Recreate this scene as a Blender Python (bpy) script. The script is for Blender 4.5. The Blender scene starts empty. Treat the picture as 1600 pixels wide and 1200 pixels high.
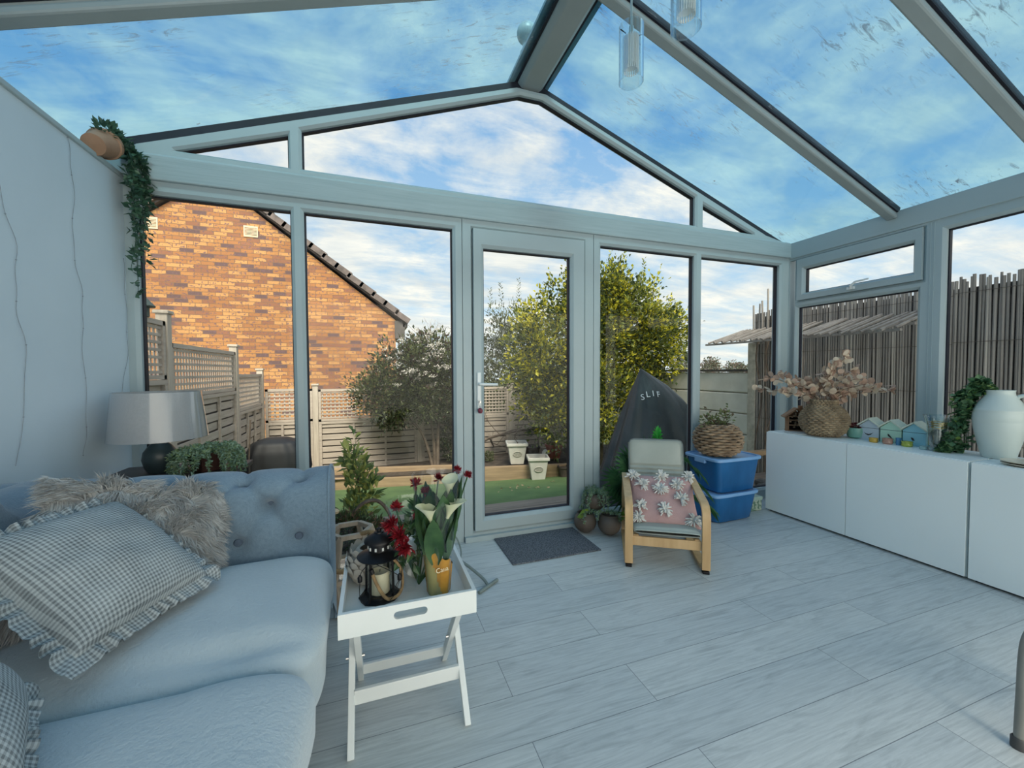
import bpy, bmesh, math, random
import numpy as np
from mathutils import Vector, Matrix
C = bpy.context.scene.collection
PI = math.pi
def R(d): return math.radians(d)
rng = np.random.default_rng(7)
random.seed(7)

# ------------------------------------------------------------------ materials
MATS = {}
def newmat(name):
    m = bpy.data.materials.new(name); m.use_nodes = True
    nt = m.node_tree; nt.nodes.clear()
    out = nt.nodes.new('ShaderNodeOutputMaterial')
    return m, nt, out
def N(nt, t, **kw):
    n = nt.nodes.new(t)
    for k, v in kw.items():
        if k in n.inputs: n.inputs[k].default_value = v
        else: setattr(n, k, v)
    return n
def ramp(nt, src, stops, interp='LINEAR'):
    r = nt.nodes.new('ShaderNodeValToRGB'); e = r.color_ramp; e.interpolation = interp
    while len(e.elements) < len(stops): e.elements.new(0.5)
    for el, (p, c) in zip(e.elements, stops):
        el.position = p; el.color = (c[0], c[1], c[2], 1)
    nt.links.new(src, r.inputs[0]); return r.outputs[0]
def math_(nt, op, a, b=None):
    n = nt.nodes.new('ShaderNodeMath'); n.operation = op
    for i, x in enumerate((a, b)):
        if x is None: continue
        if isinstance(x, (int, float)): n.inputs[i].default_value = x
        else: nt.links.new(x, n.inputs[i])
    return n.outputs[0]
def mixc(nt, fac, a, b, blend='MIX'):
    n = nt.nodes.new('ShaderNodeMix'); n.data_type = 'RGBA'; n.blend_type = blend
    for sock, x in ((n.inputs[0], fac), (n.inputs[6], a), (n.inputs[7], b)):
        if isinstance(x, (int, float)): sock.default_value = x
        elif isinstance(x, tuple): sock.default_value = (*x[:3], 1)
        else: nt.links.new(x, sock)
    return n.outputs[2]
def coords(nt, scale=(1, 1, 1), kind='Object', rot=(0, 0, 0), loc=(0, 0, 0)):
    tc = nt.nodes.new('ShaderNodeTexCoord'); mp = nt.nodes.new('ShaderNodeMapping')
    mp.inputs['Scale'].default_value = scale; mp.inputs['Rotation'].default_value = rot; mp.inputs['Location'].default_value = loc
    nt.links.new(tc.outputs[kind], mp.inputs[0]); return mp.outputs[0]
def noise(nt, vec, scale=5, detail=4, rough=.55, dist=0.0):
    n = N(nt, 'ShaderNodeTexNoise'); n.inputs['Scale'].default_value = scale; n.inputs['Detail'].default_value = detail
    n.inputs['Roughness'].default_value = rough; n.inputs['Distortion'].default_value = dist
    nt.links.new(vec, n.inputs['Vector']); return n.outputs['Fac']
def bump(nt, h, strength=.2, dist=.01):
    b = nt.nodes.new('ShaderNodeBump'); b.inputs['Strength'].default_value = strength; b.inputs['Distance'].default_value = dist
    nt.links.new(h, b.inputs['Height']); return b.outputs[0]
def pbsdf(nt, out, col, rough=.5, metal=0, nrm=None, spec=.5, **kw):
    b = nt.nodes.new('ShaderNodeBsdfPrincipled')
    if isinstance(col, tuple): b.inputs['Base Color'].default_value = (*col[:3], 1)
    else: nt.links.new(col, b.inputs['Base Color'])
    b.inputs['Roughness'].default_value = rough; b.inputs['Metallic'].default_value = metal
    b.inputs['Specular IOR Level'].default_value = spec
    for k, v in kw.items(): b.inputs[k.replace('_', ' ')].default_value = v
    if nrm is not None: nt.links.new(nrm, b.inputs['Normal'])
    nt.links.new(b.outputs[0], out.inputs[0]); return b
def pm(name, c1, c2=None, scale=8, rough=.55, bmp=.0, stretch=(1, 1, 1), metal=0, spec=.5, detail=5, bscale=None, lo=.35, hi=.65, **kw):
    """plain noisy procedural material"""
    if name in MATS: return MATS[name]
    m, nt, out = newmat(name)
    if c2 is None: c2 = tuple(x * .86 for x in c1)
    v = coords(nt, stretch); n = noise(nt, v, scale, detail)
    col = ramp(nt, n, [(lo, c2), (hi, c1)])
    nrm = bump(nt, noise(nt, v, bscale or scale * 6, 3), bmp) if bmp else None
    pbsdf(nt, out, col, rough, metal, nrm, spec, **kw)
    MATS[name] = m; return m
def leafmat(name, c1, c2, c3=None, trans=.35, scale=9, rough=.45):
    if name in MATS: return MATS[name]
    m, nt, out = newmat(name)
    v = coords(nt); n = noise(nt, v, scale, 3)
    col = ramp(nt, n, [(.3, c2), (.5, c1), (.72, c3 or c1)])
    b = nt.nodes.new('ShaderNodeBsdfPrincipled'); nt.links.new(col, b.inputs['Base Color']); b.inputs['Roughness'].default_value = rough
    t = nt.nodes.new('ShaderNodeBsdfTranslucent'); nt.links.new(col, t.inputs[0])
    mx = nt.nodes.new('ShaderNodeMixShader'); mx.inputs[0].default_value = trans
    nt.links.new(b.outputs[0], mx.inputs[1]); nt.links.new(t.outputs[0], mx.inputs[2]); nt.links.new(mx.outputs[0], out.inputs[0])
    MATS[name] = m; return m
def glassmat(name, tint=(.97, .99, .99), f0=.03, f1=.5, dirt=0, rough=0.0, pw=4):
    m, nt, out = newmat(name)
    tr = nt.nodes.new('ShaderNodeBsdfTransparent'); tr.inputs[0].default_value = (*tint, 1)
    gl = nt.nodes.new('ShaderNodeBsdfGlossy'); gl.inputs['Roughness'].default_value = rough; gl.inputs[0].default_value = (.95, .97, 1, 1)
    lw = nt.nodes.new('ShaderNodeLayerWeight'); lw.inputs[0].default_value = .5
    f = math_(nt, 'POWER', lw.outputs['Facing'], pw); f = math_(nt, 'MULTIPLY', f, f1); f = math_(nt, 'ADD', f, f0)
    mx = nt.nodes.new('ShaderNodeMixShader'); nt.links.new(f, mx.inputs[0])
    nt.links.new(tr.outputs[0], mx.inputs[1]); nt.links.new(gl.outputs[0], mx.inputs[2])
    last = mx.outputs[0]
    if dirt:
        v = coords(nt, (1, 1, 1))
        big = noise(nt, v, 1.5, 3, .5)
        v2 = coords(nt, (2.2, 9, 1), rot=(0, 0, .5))
        st = noise(nt, v2, 3.2, 8, .68, 1.2)
        a = ramp(nt, st, [(.545, (0, 0, 0)), (.70, (1, 1, 1))])
        b = ramp(nt, big, [(.49, (0, 0, 0)), (.60, (1, 1, 1))])
        fac = math_(nt, 'MULTIPLY', a, b)
        sp = noise(nt, coords(nt), 16, 2, .5); s = ramp(nt, sp, [(.755, (0, 0, 0)), (.78, (1, 1, 1))])
        fac = math_(nt, 'ADD', fac, s)
        haze = ramp(nt, noise(nt, coords(nt, (1, .5, 1), rot=(0, 0, -.6)), 1.3, 5, .6, .6), [(.35, (0, 0, 0)), (.75, (.18, .18, .18))])
        fac = math_(nt, 'MULTIPLY', fac, dirt)
        df = nt.nodes.new('ShaderNodeBsdfTranslucent'); df.inputs[0].default_value = (.20, .25, .27, 1)
        hz = nt.nodes.new('ShaderNodeBsdfTranslucent'); hz.inputs[0].default_value = (.55, .72, .82, 1)
        m1 = nt.nodes.new('ShaderNodeMixShader'); nt.links.new(haze, m1.inputs[0]); nt.links.new(last, m1.inputs[1]); nt.links.new(hz.outputs[0], m1.inputs[2])
        m2 = nt.nodes.new('ShaderNodeMixShader'); nt.links.new(fac, m2.inputs[0]); nt.links.new(m1.outputs[0], m2.inputs[1]); nt.links.new(df.outputs[0], m2.inputs[2])
        last = m2.outputs[0]
    nt.links.new(last, out.inputs[0]); MATS[name] = m; return m

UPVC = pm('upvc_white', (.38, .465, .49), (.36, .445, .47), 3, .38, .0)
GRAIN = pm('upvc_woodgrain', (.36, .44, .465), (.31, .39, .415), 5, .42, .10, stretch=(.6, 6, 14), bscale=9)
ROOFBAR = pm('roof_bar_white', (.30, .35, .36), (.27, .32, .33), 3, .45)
GASKET = pm('gasket_black', (.010, .012, .025), (.006, .007, .014), 5, .6)
WALLM = pm('wall_paint', (.60, .70, .77), (.57, .67, .74), 2.5, .75, .05, bscale=60)
PANE = glassmat('clear_pane', (.965, .985, .98), .012, .35)
ROOFG = glassmat('blue_roof_glass', (.40, .69, .81), .03, .3, dirt=1.0)
BLACKM = pm('black_metal', (.018, .018, .020), (.010, .010, .012), 12, .42, .0, metal=.6)
WHITEP = pm('white_paint', (.80, .83, .82), (.75, .79, .78), 4, .42)
CABW = pm('cabinet_white', (.84, .91, .905), (.82, .89, .885), 2, .36)
SOFA = None

def floor_mat():
    m, nt, out = newmat('grey_oak_laminate')
    v = coords(nt, (1, 1, 1), loc=(.35, -.012 + .187, 0))
    br = nt.nodes.new('ShaderNodeTexBrick'); nt.links.new(v, br.inputs['Vector'])
    br.inputs['Color1'].default_value = (0, 0, 0, 1); br.inputs['Color2'].default_value = (1, 1, 1, 1); br.inputs['Mortar'].default_value = (.5, .5, .5, 1)
    for k, x in (('Scale', 1.0), ('Mortar Size', .0013), ('Mortar Smooth', .1), ('Bias', 0), ('Brick Width', 1.28), ('Row Height', .187)): br.inputs[k].default_value = x
    br.offset = .37; br.offset_frequency = 2; br.squash = 1
    sh = N(nt, 'ShaderNodeVectorMath', operation='MULTIPLY_ADD')
    nt.links.new(br.outputs['Color'], sh.inputs[0]); sh.inputs[1].default_value = (7, 3, 0); nt.links.new(v, sh.inputs[2])
    mp = nt.nodes.new('ShaderNodeMapping'); mp.inputs['Scale'].default_value = (1.1, 9, 1); nt.links.new(sh.outputs[0], mp.inputs[0])
    g = noise(nt, mp.outputs[0], 2.2, 8, .62, 1.6)
    mp2 = nt.nodes.new('ShaderNodeMapping'); mp2.inputs['Scale'].default_value = (2.5, 60, 1); nt.links.new(sh.outputs[0], mp2.inputs[0])
    g2 = noise(nt, mp2.outputs[0], 2.0, 4, .6, .3)
    c = ramp(nt, g, [(.25, (.32, .35, .355)), (.38, (.43, .465, .465)), (.45, (.50, .535, .535)), (.52, (.57, .605, .60)), (.60, (.51, .545, .54)), (.72, (.62, .65, .64))])
    c = mixc(nt, .34, c, ramp(nt, g2, [(.35, (.40, .43, .435)), (.6, (.68, .71, .70))]))
    tone = ramp(nt, br.outputs['Color'], [(0, (.90, .92, .94)), (1, (1.05, 1.04, 1.03))])
    c = mixc(nt, 1.0, c, tone, 'MULTIPLY')
    c = mixc(nt, br.outputs['Fac'], c, (.20, .22, .235))
    h = math_(nt, 'MULTIPLY', br.outputs['Fac'], -1.0)
    h = math_(nt, 'ADD', h, math_(nt, 'MULTIPLY', g2, .25))
    pbsdf(nt, out, c, .40, 0, bump(nt, h, .25, .003), .4)
    MATS['floor'] = m; return m
def brick_mat():
    m, nt, out = newmat('orange_multi_brick')
    tc = nt.nodes.new('ShaderNodeTexCoord'); sp = nt.nodes.new('ShaderNodeSeparateXYZ'); nt.links.new(tc.outputs['Object'], sp.inputs[0])
    cb = nt.nodes.new('ShaderNodeCombineXYZ'); nt.links.new(sp.outputs[0], cb.inputs[0]); nt.links.new(sp.outputs[2], cb.inputs[1])
    def brk(c1, c2, off):
        br = nt.nodes.new('ShaderNodeTexBrick'); nt.links.new(cb.outputs[0], br.inputs['Vector'])
        br.inputs['Color1'].default_value = (*c1, 1); br.inputs['Color2'].default_value = (*c2, 1); br.inputs['Mortar'].default_value = (.34, .20, .11, 1)
        for k, x in (('Scale', 1.0), ('Mortar Size', .006), ('Mortar Smooth', .1), ('Bias', off), ('Brick Width', .225), ('Row Height', .075)): br.inputs[k].default_value = x
        return br
    b1 = brk((0, 0, 0), (1, 1, 1), 0)
    c = ramp(nt, b1.outputs['Color'], [(.0, (.12, .075, .075)), (.10, (.25, .115, .065)), (.26, (.34, .155, .06)), (.5, (.40, .195, .07)), (.75, (.48, .26, .10)), (1, (.54, .33, .15))], 'CONSTANT')
    # dark burnt ends inside each brick
    mp = nt.nodes.new('ShaderNodeMapping'); mp.inputs['Scale'].default_value = (19, 22, 1); nt.links.new(cb.outputs[0], mp.inputs[0])
    n = noise(nt, mp.outputs[0], 1.15, 1, .5)
    spot = ramp(nt, n, [(.585, (0, 0, 0)), (.64, (.9, .9, .9))])
    c = mixc(nt, spot, c, (.15, .09, .10))
    big = noise(nt, cb.outputs[0], .6, 3)
    c = mixc(nt, 1.0, c, ramp(nt, big, [(.35, (.86, .80, .78)), (.65, (1.08, 1.02, 1.0))]), 'MULTIPLY')
    c = mixc(nt, b1.outputs['Fac'], c, (.17, .095, .055))
    pbsdf(nt, out, c, .85)
    return m
def gingham_mat(name, dark, light, per=.0085):
    m, nt, out = newmat(name)
    tc = nt.nodes.new('ShaderNodeTexCoord'); sp = nt.nodes.new('ShaderNodeSeparateXYZ'); nt.links.new(tc.outputs['UV'], sp.inputs[0])
    fs = []
    for i in (0, 1):
        a = math_(nt, 'MULTIPLY', sp.outputs[i], 1 / (2 * per)); a = math_(nt, 'FRACT', a)
        fs.append(math_(nt, 'GREATER_THAN', a, .5))
    s = math_(nt, 'MULTIPLY', math_(nt, 'ADD', fs[0], fs[1]), .5)
    c = ramp(nt, s, [(0, light), (.5, tuple((a * .5 + b * .5) for a, b in zip(dark, light))), (1, dark)])
    v = coords(nt); c = mixc(nt, .25, c, ramp(nt, noise(nt, v, 14, 4), [(.3, dark), (.7, light)]))
    pbsdf(nt, out, c, .9, 0, bump(nt, noise(nt, v, 240, 2), .2), .2)
    return m
def fabric_mat(name, c1, c2, weave=350, rough=.9, sheen=.3):
    m, nt, out = newmat(name); v = coords(nt)
    w1 = N(nt, 'ShaderNodeTexNoise'); vv = coords(nt, (1, 6, 1)); h = noise(nt, vv, weave / 6, 2); h2 = noise(nt, coords(nt, (6, 1, 6)), weave / 6, 2)
    hh = math_(nt, 'ADD', h, h2)
    c = ramp(nt, math_(nt, 'MULTIPLY', hh, .5), [(.36, c2), (.62, c1)])
    c = mixc(nt, .3, c, ramp(nt, noise(nt, v, 6, 4), [(.3, c2), (.7, c1)]))
    pbsdf(nt, out, c, rough, 0, bump(nt, hh, .25, .004), .2, Sheen_Weight=sheen)
    return m
def wood(name, c1, c2, axis=0, scale=4, rough=.55, sc=12):
    st = [sc, sc, sc]; st[axis] = 1
    return pm(name, c1, c2, scale, rough, .08, stretch=tuple(st), bscale=scale * 2, lo=.3, hi=.7)

# ------------------------------------------------------------------ mesh builder
class MB:
    def __init__(s): s.v = []; s.f = []; s.mi = []; s.uv = None
    def add(s, vs, fs, mi=0):
        o = len(s.v); s.v.extend([tuple(map(float, p)) for p in vs])
        for f in fs: s.f.append(tuple(i + o for i in f)); s.mi.append(mi)
        return s
    def box(s, c, d, mi=0, M=None):
        x, y, z = d[0] / 2, d[1] / 2, d[2] / 2
        vs = [Vector((sx * x, sy * y, sz * z)) for sz in (-1, 1) for sy in (-1, 1) for sx in (-1, 1)]
        if M is not None: vs = [M @ p for p in vs]
        vs = [p + Vector(c) for p in vs]
        return s.add(vs, [(0, 2, 3, 1), (4, 5, 7, 6), (0, 1, 5, 4), (2, 6, 7, 3), (0, 4, 6, 2), (1, 3, 7, 5)], mi)
    def b2(s, x0, x1, y0, y1, z0, z1, mi=0):
        return s.box(((x0 + x1) / 2, (y0 + y1) / 2, (z0 + z1) / 2), (abs(x1 - x0), abs(y1 - y0), abs(z1 - z0)), mi)
    def bar(s, p0, p1, w, h, up=(0, 0, 1), mi=0):
        p0, p1 = Vector(p0), Vector(p1); d = p1 - p0; L = d.length; d.normalize(); u = Vector(up)
        if abs(d.dot(u)) > .98: u = Vector((0, 1, 0))
        x = d.cross(u).normalized(); z = x.cross(d).normalized()
        M = Matrix((x, d, z)).transposed()
        return s.box((p0 + p1) / 2, (w, L, h), mi, M)
    def tube(s, pts, r, n=8, mi=0, closed=False, cap=True, flat=None):
        pts = [Vector(p) for p in pts]; k = len(pts)
        rs = r if hasattr(r, '__len__') else [r] * k
        o = []; t0 = (pts[1] - pts[0]).normalized()
        u = Vector((0, 0, 1)) if abs(t0.z) < .9 else Vector((1, 0, 0)); u = (u - t0 * u.dot(t0)).normalized()
        for i, p in enumerate(pts):
            if closed: t = (pts[(i + 1) % k] - pts[i - 1])
            else: t = pts[min(i + 1, k - 1)] - pts[max(i - 1, 0)]
            t.normalize(); u = u - t * u.dot(t)
            if u.length < 1e-6: u = t.orthogonal()
            u.normalize(); w = t.cross(u)
            fx, fy = flat or (1, 1)
            for j in range(n):
                a = 2 * PI * j / n; o.append(p + u * (math.cos(a) * rs[i] * fx) + w * (math.sin(a) * rs[i] * fy))
        fs = []
        for i in range(k if closed else k - 1):
            for j in range(n):
                a, b = i * n + j, i * n + (j + 1) % n; c_, d_ = ((i + 1) % k) * n + (j + 1) % n, ((i + 1) % k) * n + j
                fs.append((a, b, c_, d_))
        if cap and not closed: fs.append(tuple(range(n))[::-1]); fs.append(tuple(range((k - 1) * n, k * n)))
        return s.add(o, fs, mi)
    def lathe(s, prof, n=32, c=(0, 0, 0), mi=0, rfn=None, capb=True, capt=False):
        o = []; k = len(prof)
        for i, (r, z) in enumerate(prof):
            for j in range(n):
                a = 2 * PI * j / n; rr = r * (rfn(a, i, z) if rfn else 1)
                o.append((c[0] + rr * math.cos(a), c[1] + rr * math.sin(a), c[2] + z))
        fs = [(i * n + j, i * n + (j + 1) % n, (i + 1) * n + (j + 1) % n, (i + 1) * n + j) for i in range(k - 1) for j in range(n)]
        if capb: fs.append(tuple(range(n))[::-1])
        if capt: fs.append(tuple(range((k - 1) * n, k * n)))
        return s.add(o, fs, mi)
    def grid(s, fn, nu, nv, mi=0, cu=False, cv=False):
        o = [fn(i / (nu if cu else nu - 1), j / (nv if cv else nv - 1)) for i in range(nu) for j in range(nv)]
        fs = [(i * nv + j, ((i + 1) % nu) * nv + j, ((i + 1) % nu) * nv + (j + 1) % nv, i * nv + (j + 1) % nv)
              for i in range(nu if cu else nu - 1) for j in range(nv if cv else nv - 1)]
        return s.add(o, fs, mi)
    def prism(s, poly, fn, d0, d1, mi=0):
        n = len(poly); vs = [fn(a, b, d0) for a, b in poly] + [fn(a, b, d1) for a, b in poly]
        fs = [tuple(range(n)), tuple(range(2 * n - 1, n - 1, -1))] + [(i, n + i, n + (i + 1) % n, (i + 1) % n) for i in range(n)]
        return s.add(vs, fs, mi)
    def ring(s, po, pi, fn, d0, d1, mi=0):
        """frame ring between two polygons with equal vertex count, from depth d0 to d1"""
        n = len(po)
        vs = [fn(a, b, d) for d in (d0, d1) for P in (po, pi) for a, b in P]; fs = []
        for i in range(n):
            j = (i + 1) % n
            fs += [(i, j, n + j, n + i), (2 * n + j, 2 * n + i, 3 * n + i, 3 * n + j), (i, 2 * n + i, 2 * n + j, j), (n + j, 3 * n + j, 3 * n + i, n + i)]
        return s.add(vs, fs, mi)
    def cap_ring(s, po, pm_, pi, fn, d0, dm, d1, mi=0):
        """frame with a sloped glazing bead: flat po->pm_, slope pm_->pi, then reveal"""
        n = len(po)
        loops = [[fn(a, b, d1) for a, b in po], [fn(a, b, d0) for a, b in po], [fn(a, b, d0) for a, b in pm_], [fn(a, b, dm) for a, b in pi], [fn(a, b, d1) for a, b in pi]]
        vs = [p for l in loops for p in l]; fs = []
        for k in range(4):
            for i in range(n):
                j = (i + 1) % n; fs.append((k * n + i, k * n + j, (k + 1) * n + j, (k + 1) * n + i))
        for i in range(n):
            j = (i + 1) % n; fs.append((4 * n + i, 4 * n + j, j, i))
        return s.add(vs, fs, mi)
    def build(s, name, mat, parent=None, smooth=False, bevel=0, loc=None, rotz=0, sub=0, fix=True, bseg=2, angle=40):
        me = bpy.data.meshes.new(name); me.from_pydata(s.v, [], s.f)
        mats = mat if isinstance(mat, (list, tuple)) else [mat]
        for m in mats: me.materials.append(m)
        if len(mats) > 1: me.polygons.foreach_set('material_index', s.mi)
        if s.uv is not None:
            ul = me.uv_layers.new(name='UVMap'); vi = np.zeros(len(me.loops), dtype=np.int32); me.loops.foreach_get('vertex_index', vi)
            ul.data.foreach_set('uv', np.asarray(s.uv, dtype=np.float32)[vi].ravel())
        if fix:
            bm = bmesh.new(); bm.from_mesh(me); bmesh.ops.recalc_face_normals(bm, faces=bm.faces); bm.to_mesh(me); bm.free()
        if smooth:
            me.polygons.foreach_set('use_smooth', [True] * len(me.polygons))
            if angle and not sub:
                try: me.set_sharp_from_angle(angle=R(angle))
                except Exception: pass
        me.update()
        o = bpy.data.objects.new(name, me); C.objects.link(o)
        if parent is not None: o.parent = parent
        if loc is not None: o.location = loc
        o.rotation_euler = (0, 0, rotz)
        if bevel:
            b = o.modifiers.new('bevel', 'BEVEL'); b.width = bevel; b.segments = bseg; b.limit_method = 'ANGLE'; b.angle_limit = R(35)
        if sub:
            b = o.modifiers.new('sub', 'SUBSURF'); b.levels = sub; b.render_levels = sub
        return o
def tag(o, label=None, cat=None, group=None, kind=None):
    if label: o['label'] = label
    if cat: o['category'] = cat
    if group: o['group'] = group
    if kind: o['kind'] = kind
    return o
def thing(name, label, cat, loc=(0, 0, 0), rotz=0, group=None):
    o = bpy.data.objects.new(name, None); C.objects.link(o); o.empty_display_size = .05
    o.location = loc; o.rotation_euler = (0, 0, rotz); return tag(o, label, cat, group)
def struct(o): o['kind'] = 'structure'; return o
def copy_tree(o, parent=None):
    c = o.copy(); C.objects.link(c)
    if parent is not None: c.parent = parent
    for ch in list(o.children): copy_tree(ch, c)
    return c
def catmull(pts, n=8, closed=False):
    P = [np.array(p, float) for p in pts]; k = len(P); out = []
    rng_ = range(k if closed else k - 1)
    for i in rng_:
        if closed: a, b, c, d = P[i - 1], P[i], P[(i + 1) % k], P[(i + 2) % k]
        else: a, b, c, d = P[max(i - 1, 0)], P[i], P[i + 1], P[min(i + 2, k - 1)]
        for j in range(n):
            t = j / n; out.append(.5 * ((2 * b) + (-a + c) * t + (2 * a - 5 * b + 4 * c - d) * t * t + (-a + 3 * b - 3 * c + d) * t ** 3))
    if not closed: out.append(P[-1])
    return out
def orient(o, center, ex, ey):
    """put a locally flat thing so its local x,y run along ex,ey"""
    x = Vector(ex).normalized(); y = Vector(ey); y = (y - x * y.dot(x)).normalized(); z = x.cross(y)
    o.matrix_world = Matrix.Translation(Vector(center)) @ Matrix((x, y, z)).transposed().to_4x4()
    return o
def leaves(mb, P, D, L, W, mi=None, fold=.25, droop=0.0, r=None):
    """leaf cards folded along the midrib; P base points, D directions (n,3)"""
    r = r or rng; n = len(P); P = np.asarray(P, float); D = np.asarray(D, float)
    D /= np.linalg.norm(D, axis=1)[:, None] + 1e-9
    up = r.normal(size=(n, 3)) * .6 + np.array([0, 0, 1.0]); S = np.cross(D, up); S /= np.linalg.norm(S, axis=1)[:, None] + 1e-9
    Nn = np.cross(S, D)
    L = np.broadcast_to(np.asarray(L, float), (n,))[:, None]; W = np.broadcast_to(np.asarray(W, float), (n,))[:, None]
    mid = P + D * L * .5 + Nn * 0
    l = mid + S * W * .5 + Nn * W * fold; rr = mid - S * W * .5 + Nn * W * fold
    tip = P + D * L; tip[:, 2] -= (droop * L)[:, 0]
    V = np.stack([P, l, tip, rr], 1).reshape(-1, 3); o = len(mb.v)
    mb.v.extend(map(tuple, V.tolist()))
    for i in range(n):
        a = o + 4 * i; m = 0 if mi is None else int(mi[i])
        mb.f.append((a, a + 1, a + 2)); mb.f.append((a, a + 2, a + 3)); mb.mi += [m, m]
    return mb
def blob_points(blobs, n, r=None, shell=.55):
    r = r or rng; vol = np.array([b[1][0] * b[1][1] * b[1][2] for b in blobs]) ** .75; pick = r.choice(len(blobs), n, p=vol / vol.sum())
    d = r.normal(size=(n, 3)); d /= np.linalg.norm(d, axis=1)[:, None]
    rad = shell + (1 - shell) * r.random(n) ** .7
    rad *= 1 + .12 * np.sin(d[:, 0] * 7 + pick) * np.cos(d[:, 2] * 6 + pick * 2)
    c = np.array([b[0] for b in blobs])[pick]; s = np.array([b[1] for b in blobs])[pick]
    return c + d * s * rad[:, None], d
def foliage_mb(blobs, n, L, W, nm=3, r=None, shell=.55, updir=.4, probs=None):
    r = r or rng
    if n < 3000:
        P, d = blob_points(blobs, n, r, shell); D = d + r.normal(size=(n, 3)) * .7; D[:, 2] += updir; mi = r.choice(nm, n, p=probs)
    else:
        nc = n // 26; Cc, cd = blob_points(blobs, nc, r, shell); tone = r.choice(nm, nc, p=probs); pick = r.integers(0, nc, n)
        q = r.normal(size=(n, 3)) * L * 1.05; P = Cc[pick] + q; d = cd[pick]; D = d * .7 + q / L * .6 + r.normal(size=(n, 3)) * .5; D[:, 2] += updir
        mi = np.where(r.random(n) < .72, tone[pick], r.choice(nm, n, p=probs)); low = (q[:, 2] < -L * .5) & (r.random(n) < .6); mi = np.where(low, nm - 1, mi)  # lowest leaves of each clump get the darkest material, shade put into colour
    mb = MB(); return leaves(mb, P, D, L * (.6 + .7 * r.random(n)), W * (.7 + .5 * r.random(n)), mi, r=r)


# ------------------------------------------------------------------ camera
F_, PITCH, YAW, ROLL, EYE = 627.3666, -0.0314, 0.3343, -0.0044, 1.16
cam = bpy.data.cameras.new('camera'); cam_o = bpy.data.objects.new('camera', cam); C.objects.link(cam_o)
cam.sensor_width = 36; cam.sensor_fit = 'HORIZONTAL'; cam.lens = F_ / 1600 * 36; cam.clip_start = .02; cam.clip_end = 400
fw = Vector((0, math.cos(PITCH), math.sin(PITCH))); up = Vector((0, -math.sin(PITCH), math.cos(PITCH))); rt = Vector((1, 0, 0))
c_, s_ = math.cos(ROLL), math.sin(ROLL)
r2 = rt * c_ + up * s_; u2 = up * c_ - rt * s_
Ry = Matrix.Rotation(-YAW, 3, 'Z')
r2, u2, f2 = Ry @ r2, Ry @ u2, Ry @ fw
cam_o.matrix_world = Matrix.Translation((0, 0, EYE)) @ Matrix((r2, u2, -f2)).transposed().to_4x4()
bpy.context.scene.camera = cam_o

# ------------------------------------------------------------------ world and light
w = bpy.data.worlds.new('sky'); bpy.context.scene.world = w; w.use_nodes = True
nt = w.node_tree; nt.nodes.clear(); wo = nt.nodes.new('ShaderNodeOutputWorld'); bg = nt.nodes.new('ShaderNodeBackground')
tc = nt.nodes.new('ShaderNodeTexCoord'); sp = nt.nodes.new('ShaderNodeSeparateXYZ'); nt.links.new(tc.outputs['Generated'], sp.inputs[0])
zz = math_(nt, 'ADD', math_(nt, 'MAXIMUM', sp.outputs[2], 0.0), .16)
cb = nt.nodes.new('ShaderNodeCombineXYZ')
nt.links.new(math_(nt, 'DIVIDE', sp.outputs[0], zz), cb.inputs[0]); nt.links.new(math_(nt, 'DIVIDE', sp.outputs[1], zz), cb.inputs[1])
mp = nt.nodes.new('ShaderNodeMapping'); mp.inputs['Location'].default_value = (3.1, 1.4, 0); nt.links.new(cb.outputs[0], mp.inputs[0])
n1 = noise(nt, mp.outputs[0], 1.9, 12, .62, .25)
mp2 = nt.nodes.new('ShaderNodeMapping'); mp2.inputs['Scale'].default_value = (.35, 1.0, 1); mp2.inputs['Rotation'].default_value = (0, 0, .5); nt.links.new(cb.outputs[0], mp2.inputs[0])
n2 = noise(nt, mp2.outputs[0], 4.2, 10, .66, .4)
nn = math_(nt, 'ADD', math_(nt, 'MULTIPLY', n1, .68), math_(nt, 'MULTIPLY', n2, .32))
# more cover towards the horizon
nn = math_(nt, 'SUBTRACT', nn, math_(nt, 'MULTIPLY', math_(nt, 'MAXIMUM', math_(nt, 'SUBTRACT', sp.outputs[2], .22), 0.0), .10))
cl = ramp(nt, nn, [(.40, (0, 0, 0)), (.46, (.40, .40, .40)), (.56, (.95, .95, .95))])
blue = ramp(nt, sp.outputs[2], [(0, (.62, .76, .88)), (.15, (.46, .66, .90)), (.5, (.20, .42, .78)), (1, (.13, .32, .66))])
shade = ramp(nt, n2, [(.34, (.62, .68, .77)), (.50, (.76, .80, .86)), (.64, (.90, .91, .93))])
col = mixc(nt, cl, blue, shade)
col = mixc(nt, ramp(nt, sp.outputs[2], [(.47, (0, 0, 0)), (.505, (1, 1, 1))]), col, col)
# sky brightened behind the camera, on the sun's side, added to fill the room
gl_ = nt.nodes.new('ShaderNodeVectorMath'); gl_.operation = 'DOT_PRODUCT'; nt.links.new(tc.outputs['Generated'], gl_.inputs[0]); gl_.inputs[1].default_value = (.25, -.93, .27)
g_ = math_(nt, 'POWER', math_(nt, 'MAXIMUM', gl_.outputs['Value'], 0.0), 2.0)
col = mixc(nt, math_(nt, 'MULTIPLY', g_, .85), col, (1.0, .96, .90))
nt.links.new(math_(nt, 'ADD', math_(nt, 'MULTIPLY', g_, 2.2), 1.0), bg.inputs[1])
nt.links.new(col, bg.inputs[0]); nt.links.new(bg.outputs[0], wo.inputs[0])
def sun(name, direction, energy, angle, color=(1, .96, .9)):
    l = bpy.data.lights.new(name, 'SUN'); l.energy = energy; l.angle = R(angle); l.color = color
    o = bpy.data.objects.new(name, l); C.objects.link(o)
    o.rotation_euler = Vector(direction).to_track_quat('-Z', 'Y').to_euler(); return o
sun('hazy_sun', (.10, .72, -.80), 5.0, 22)
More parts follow.
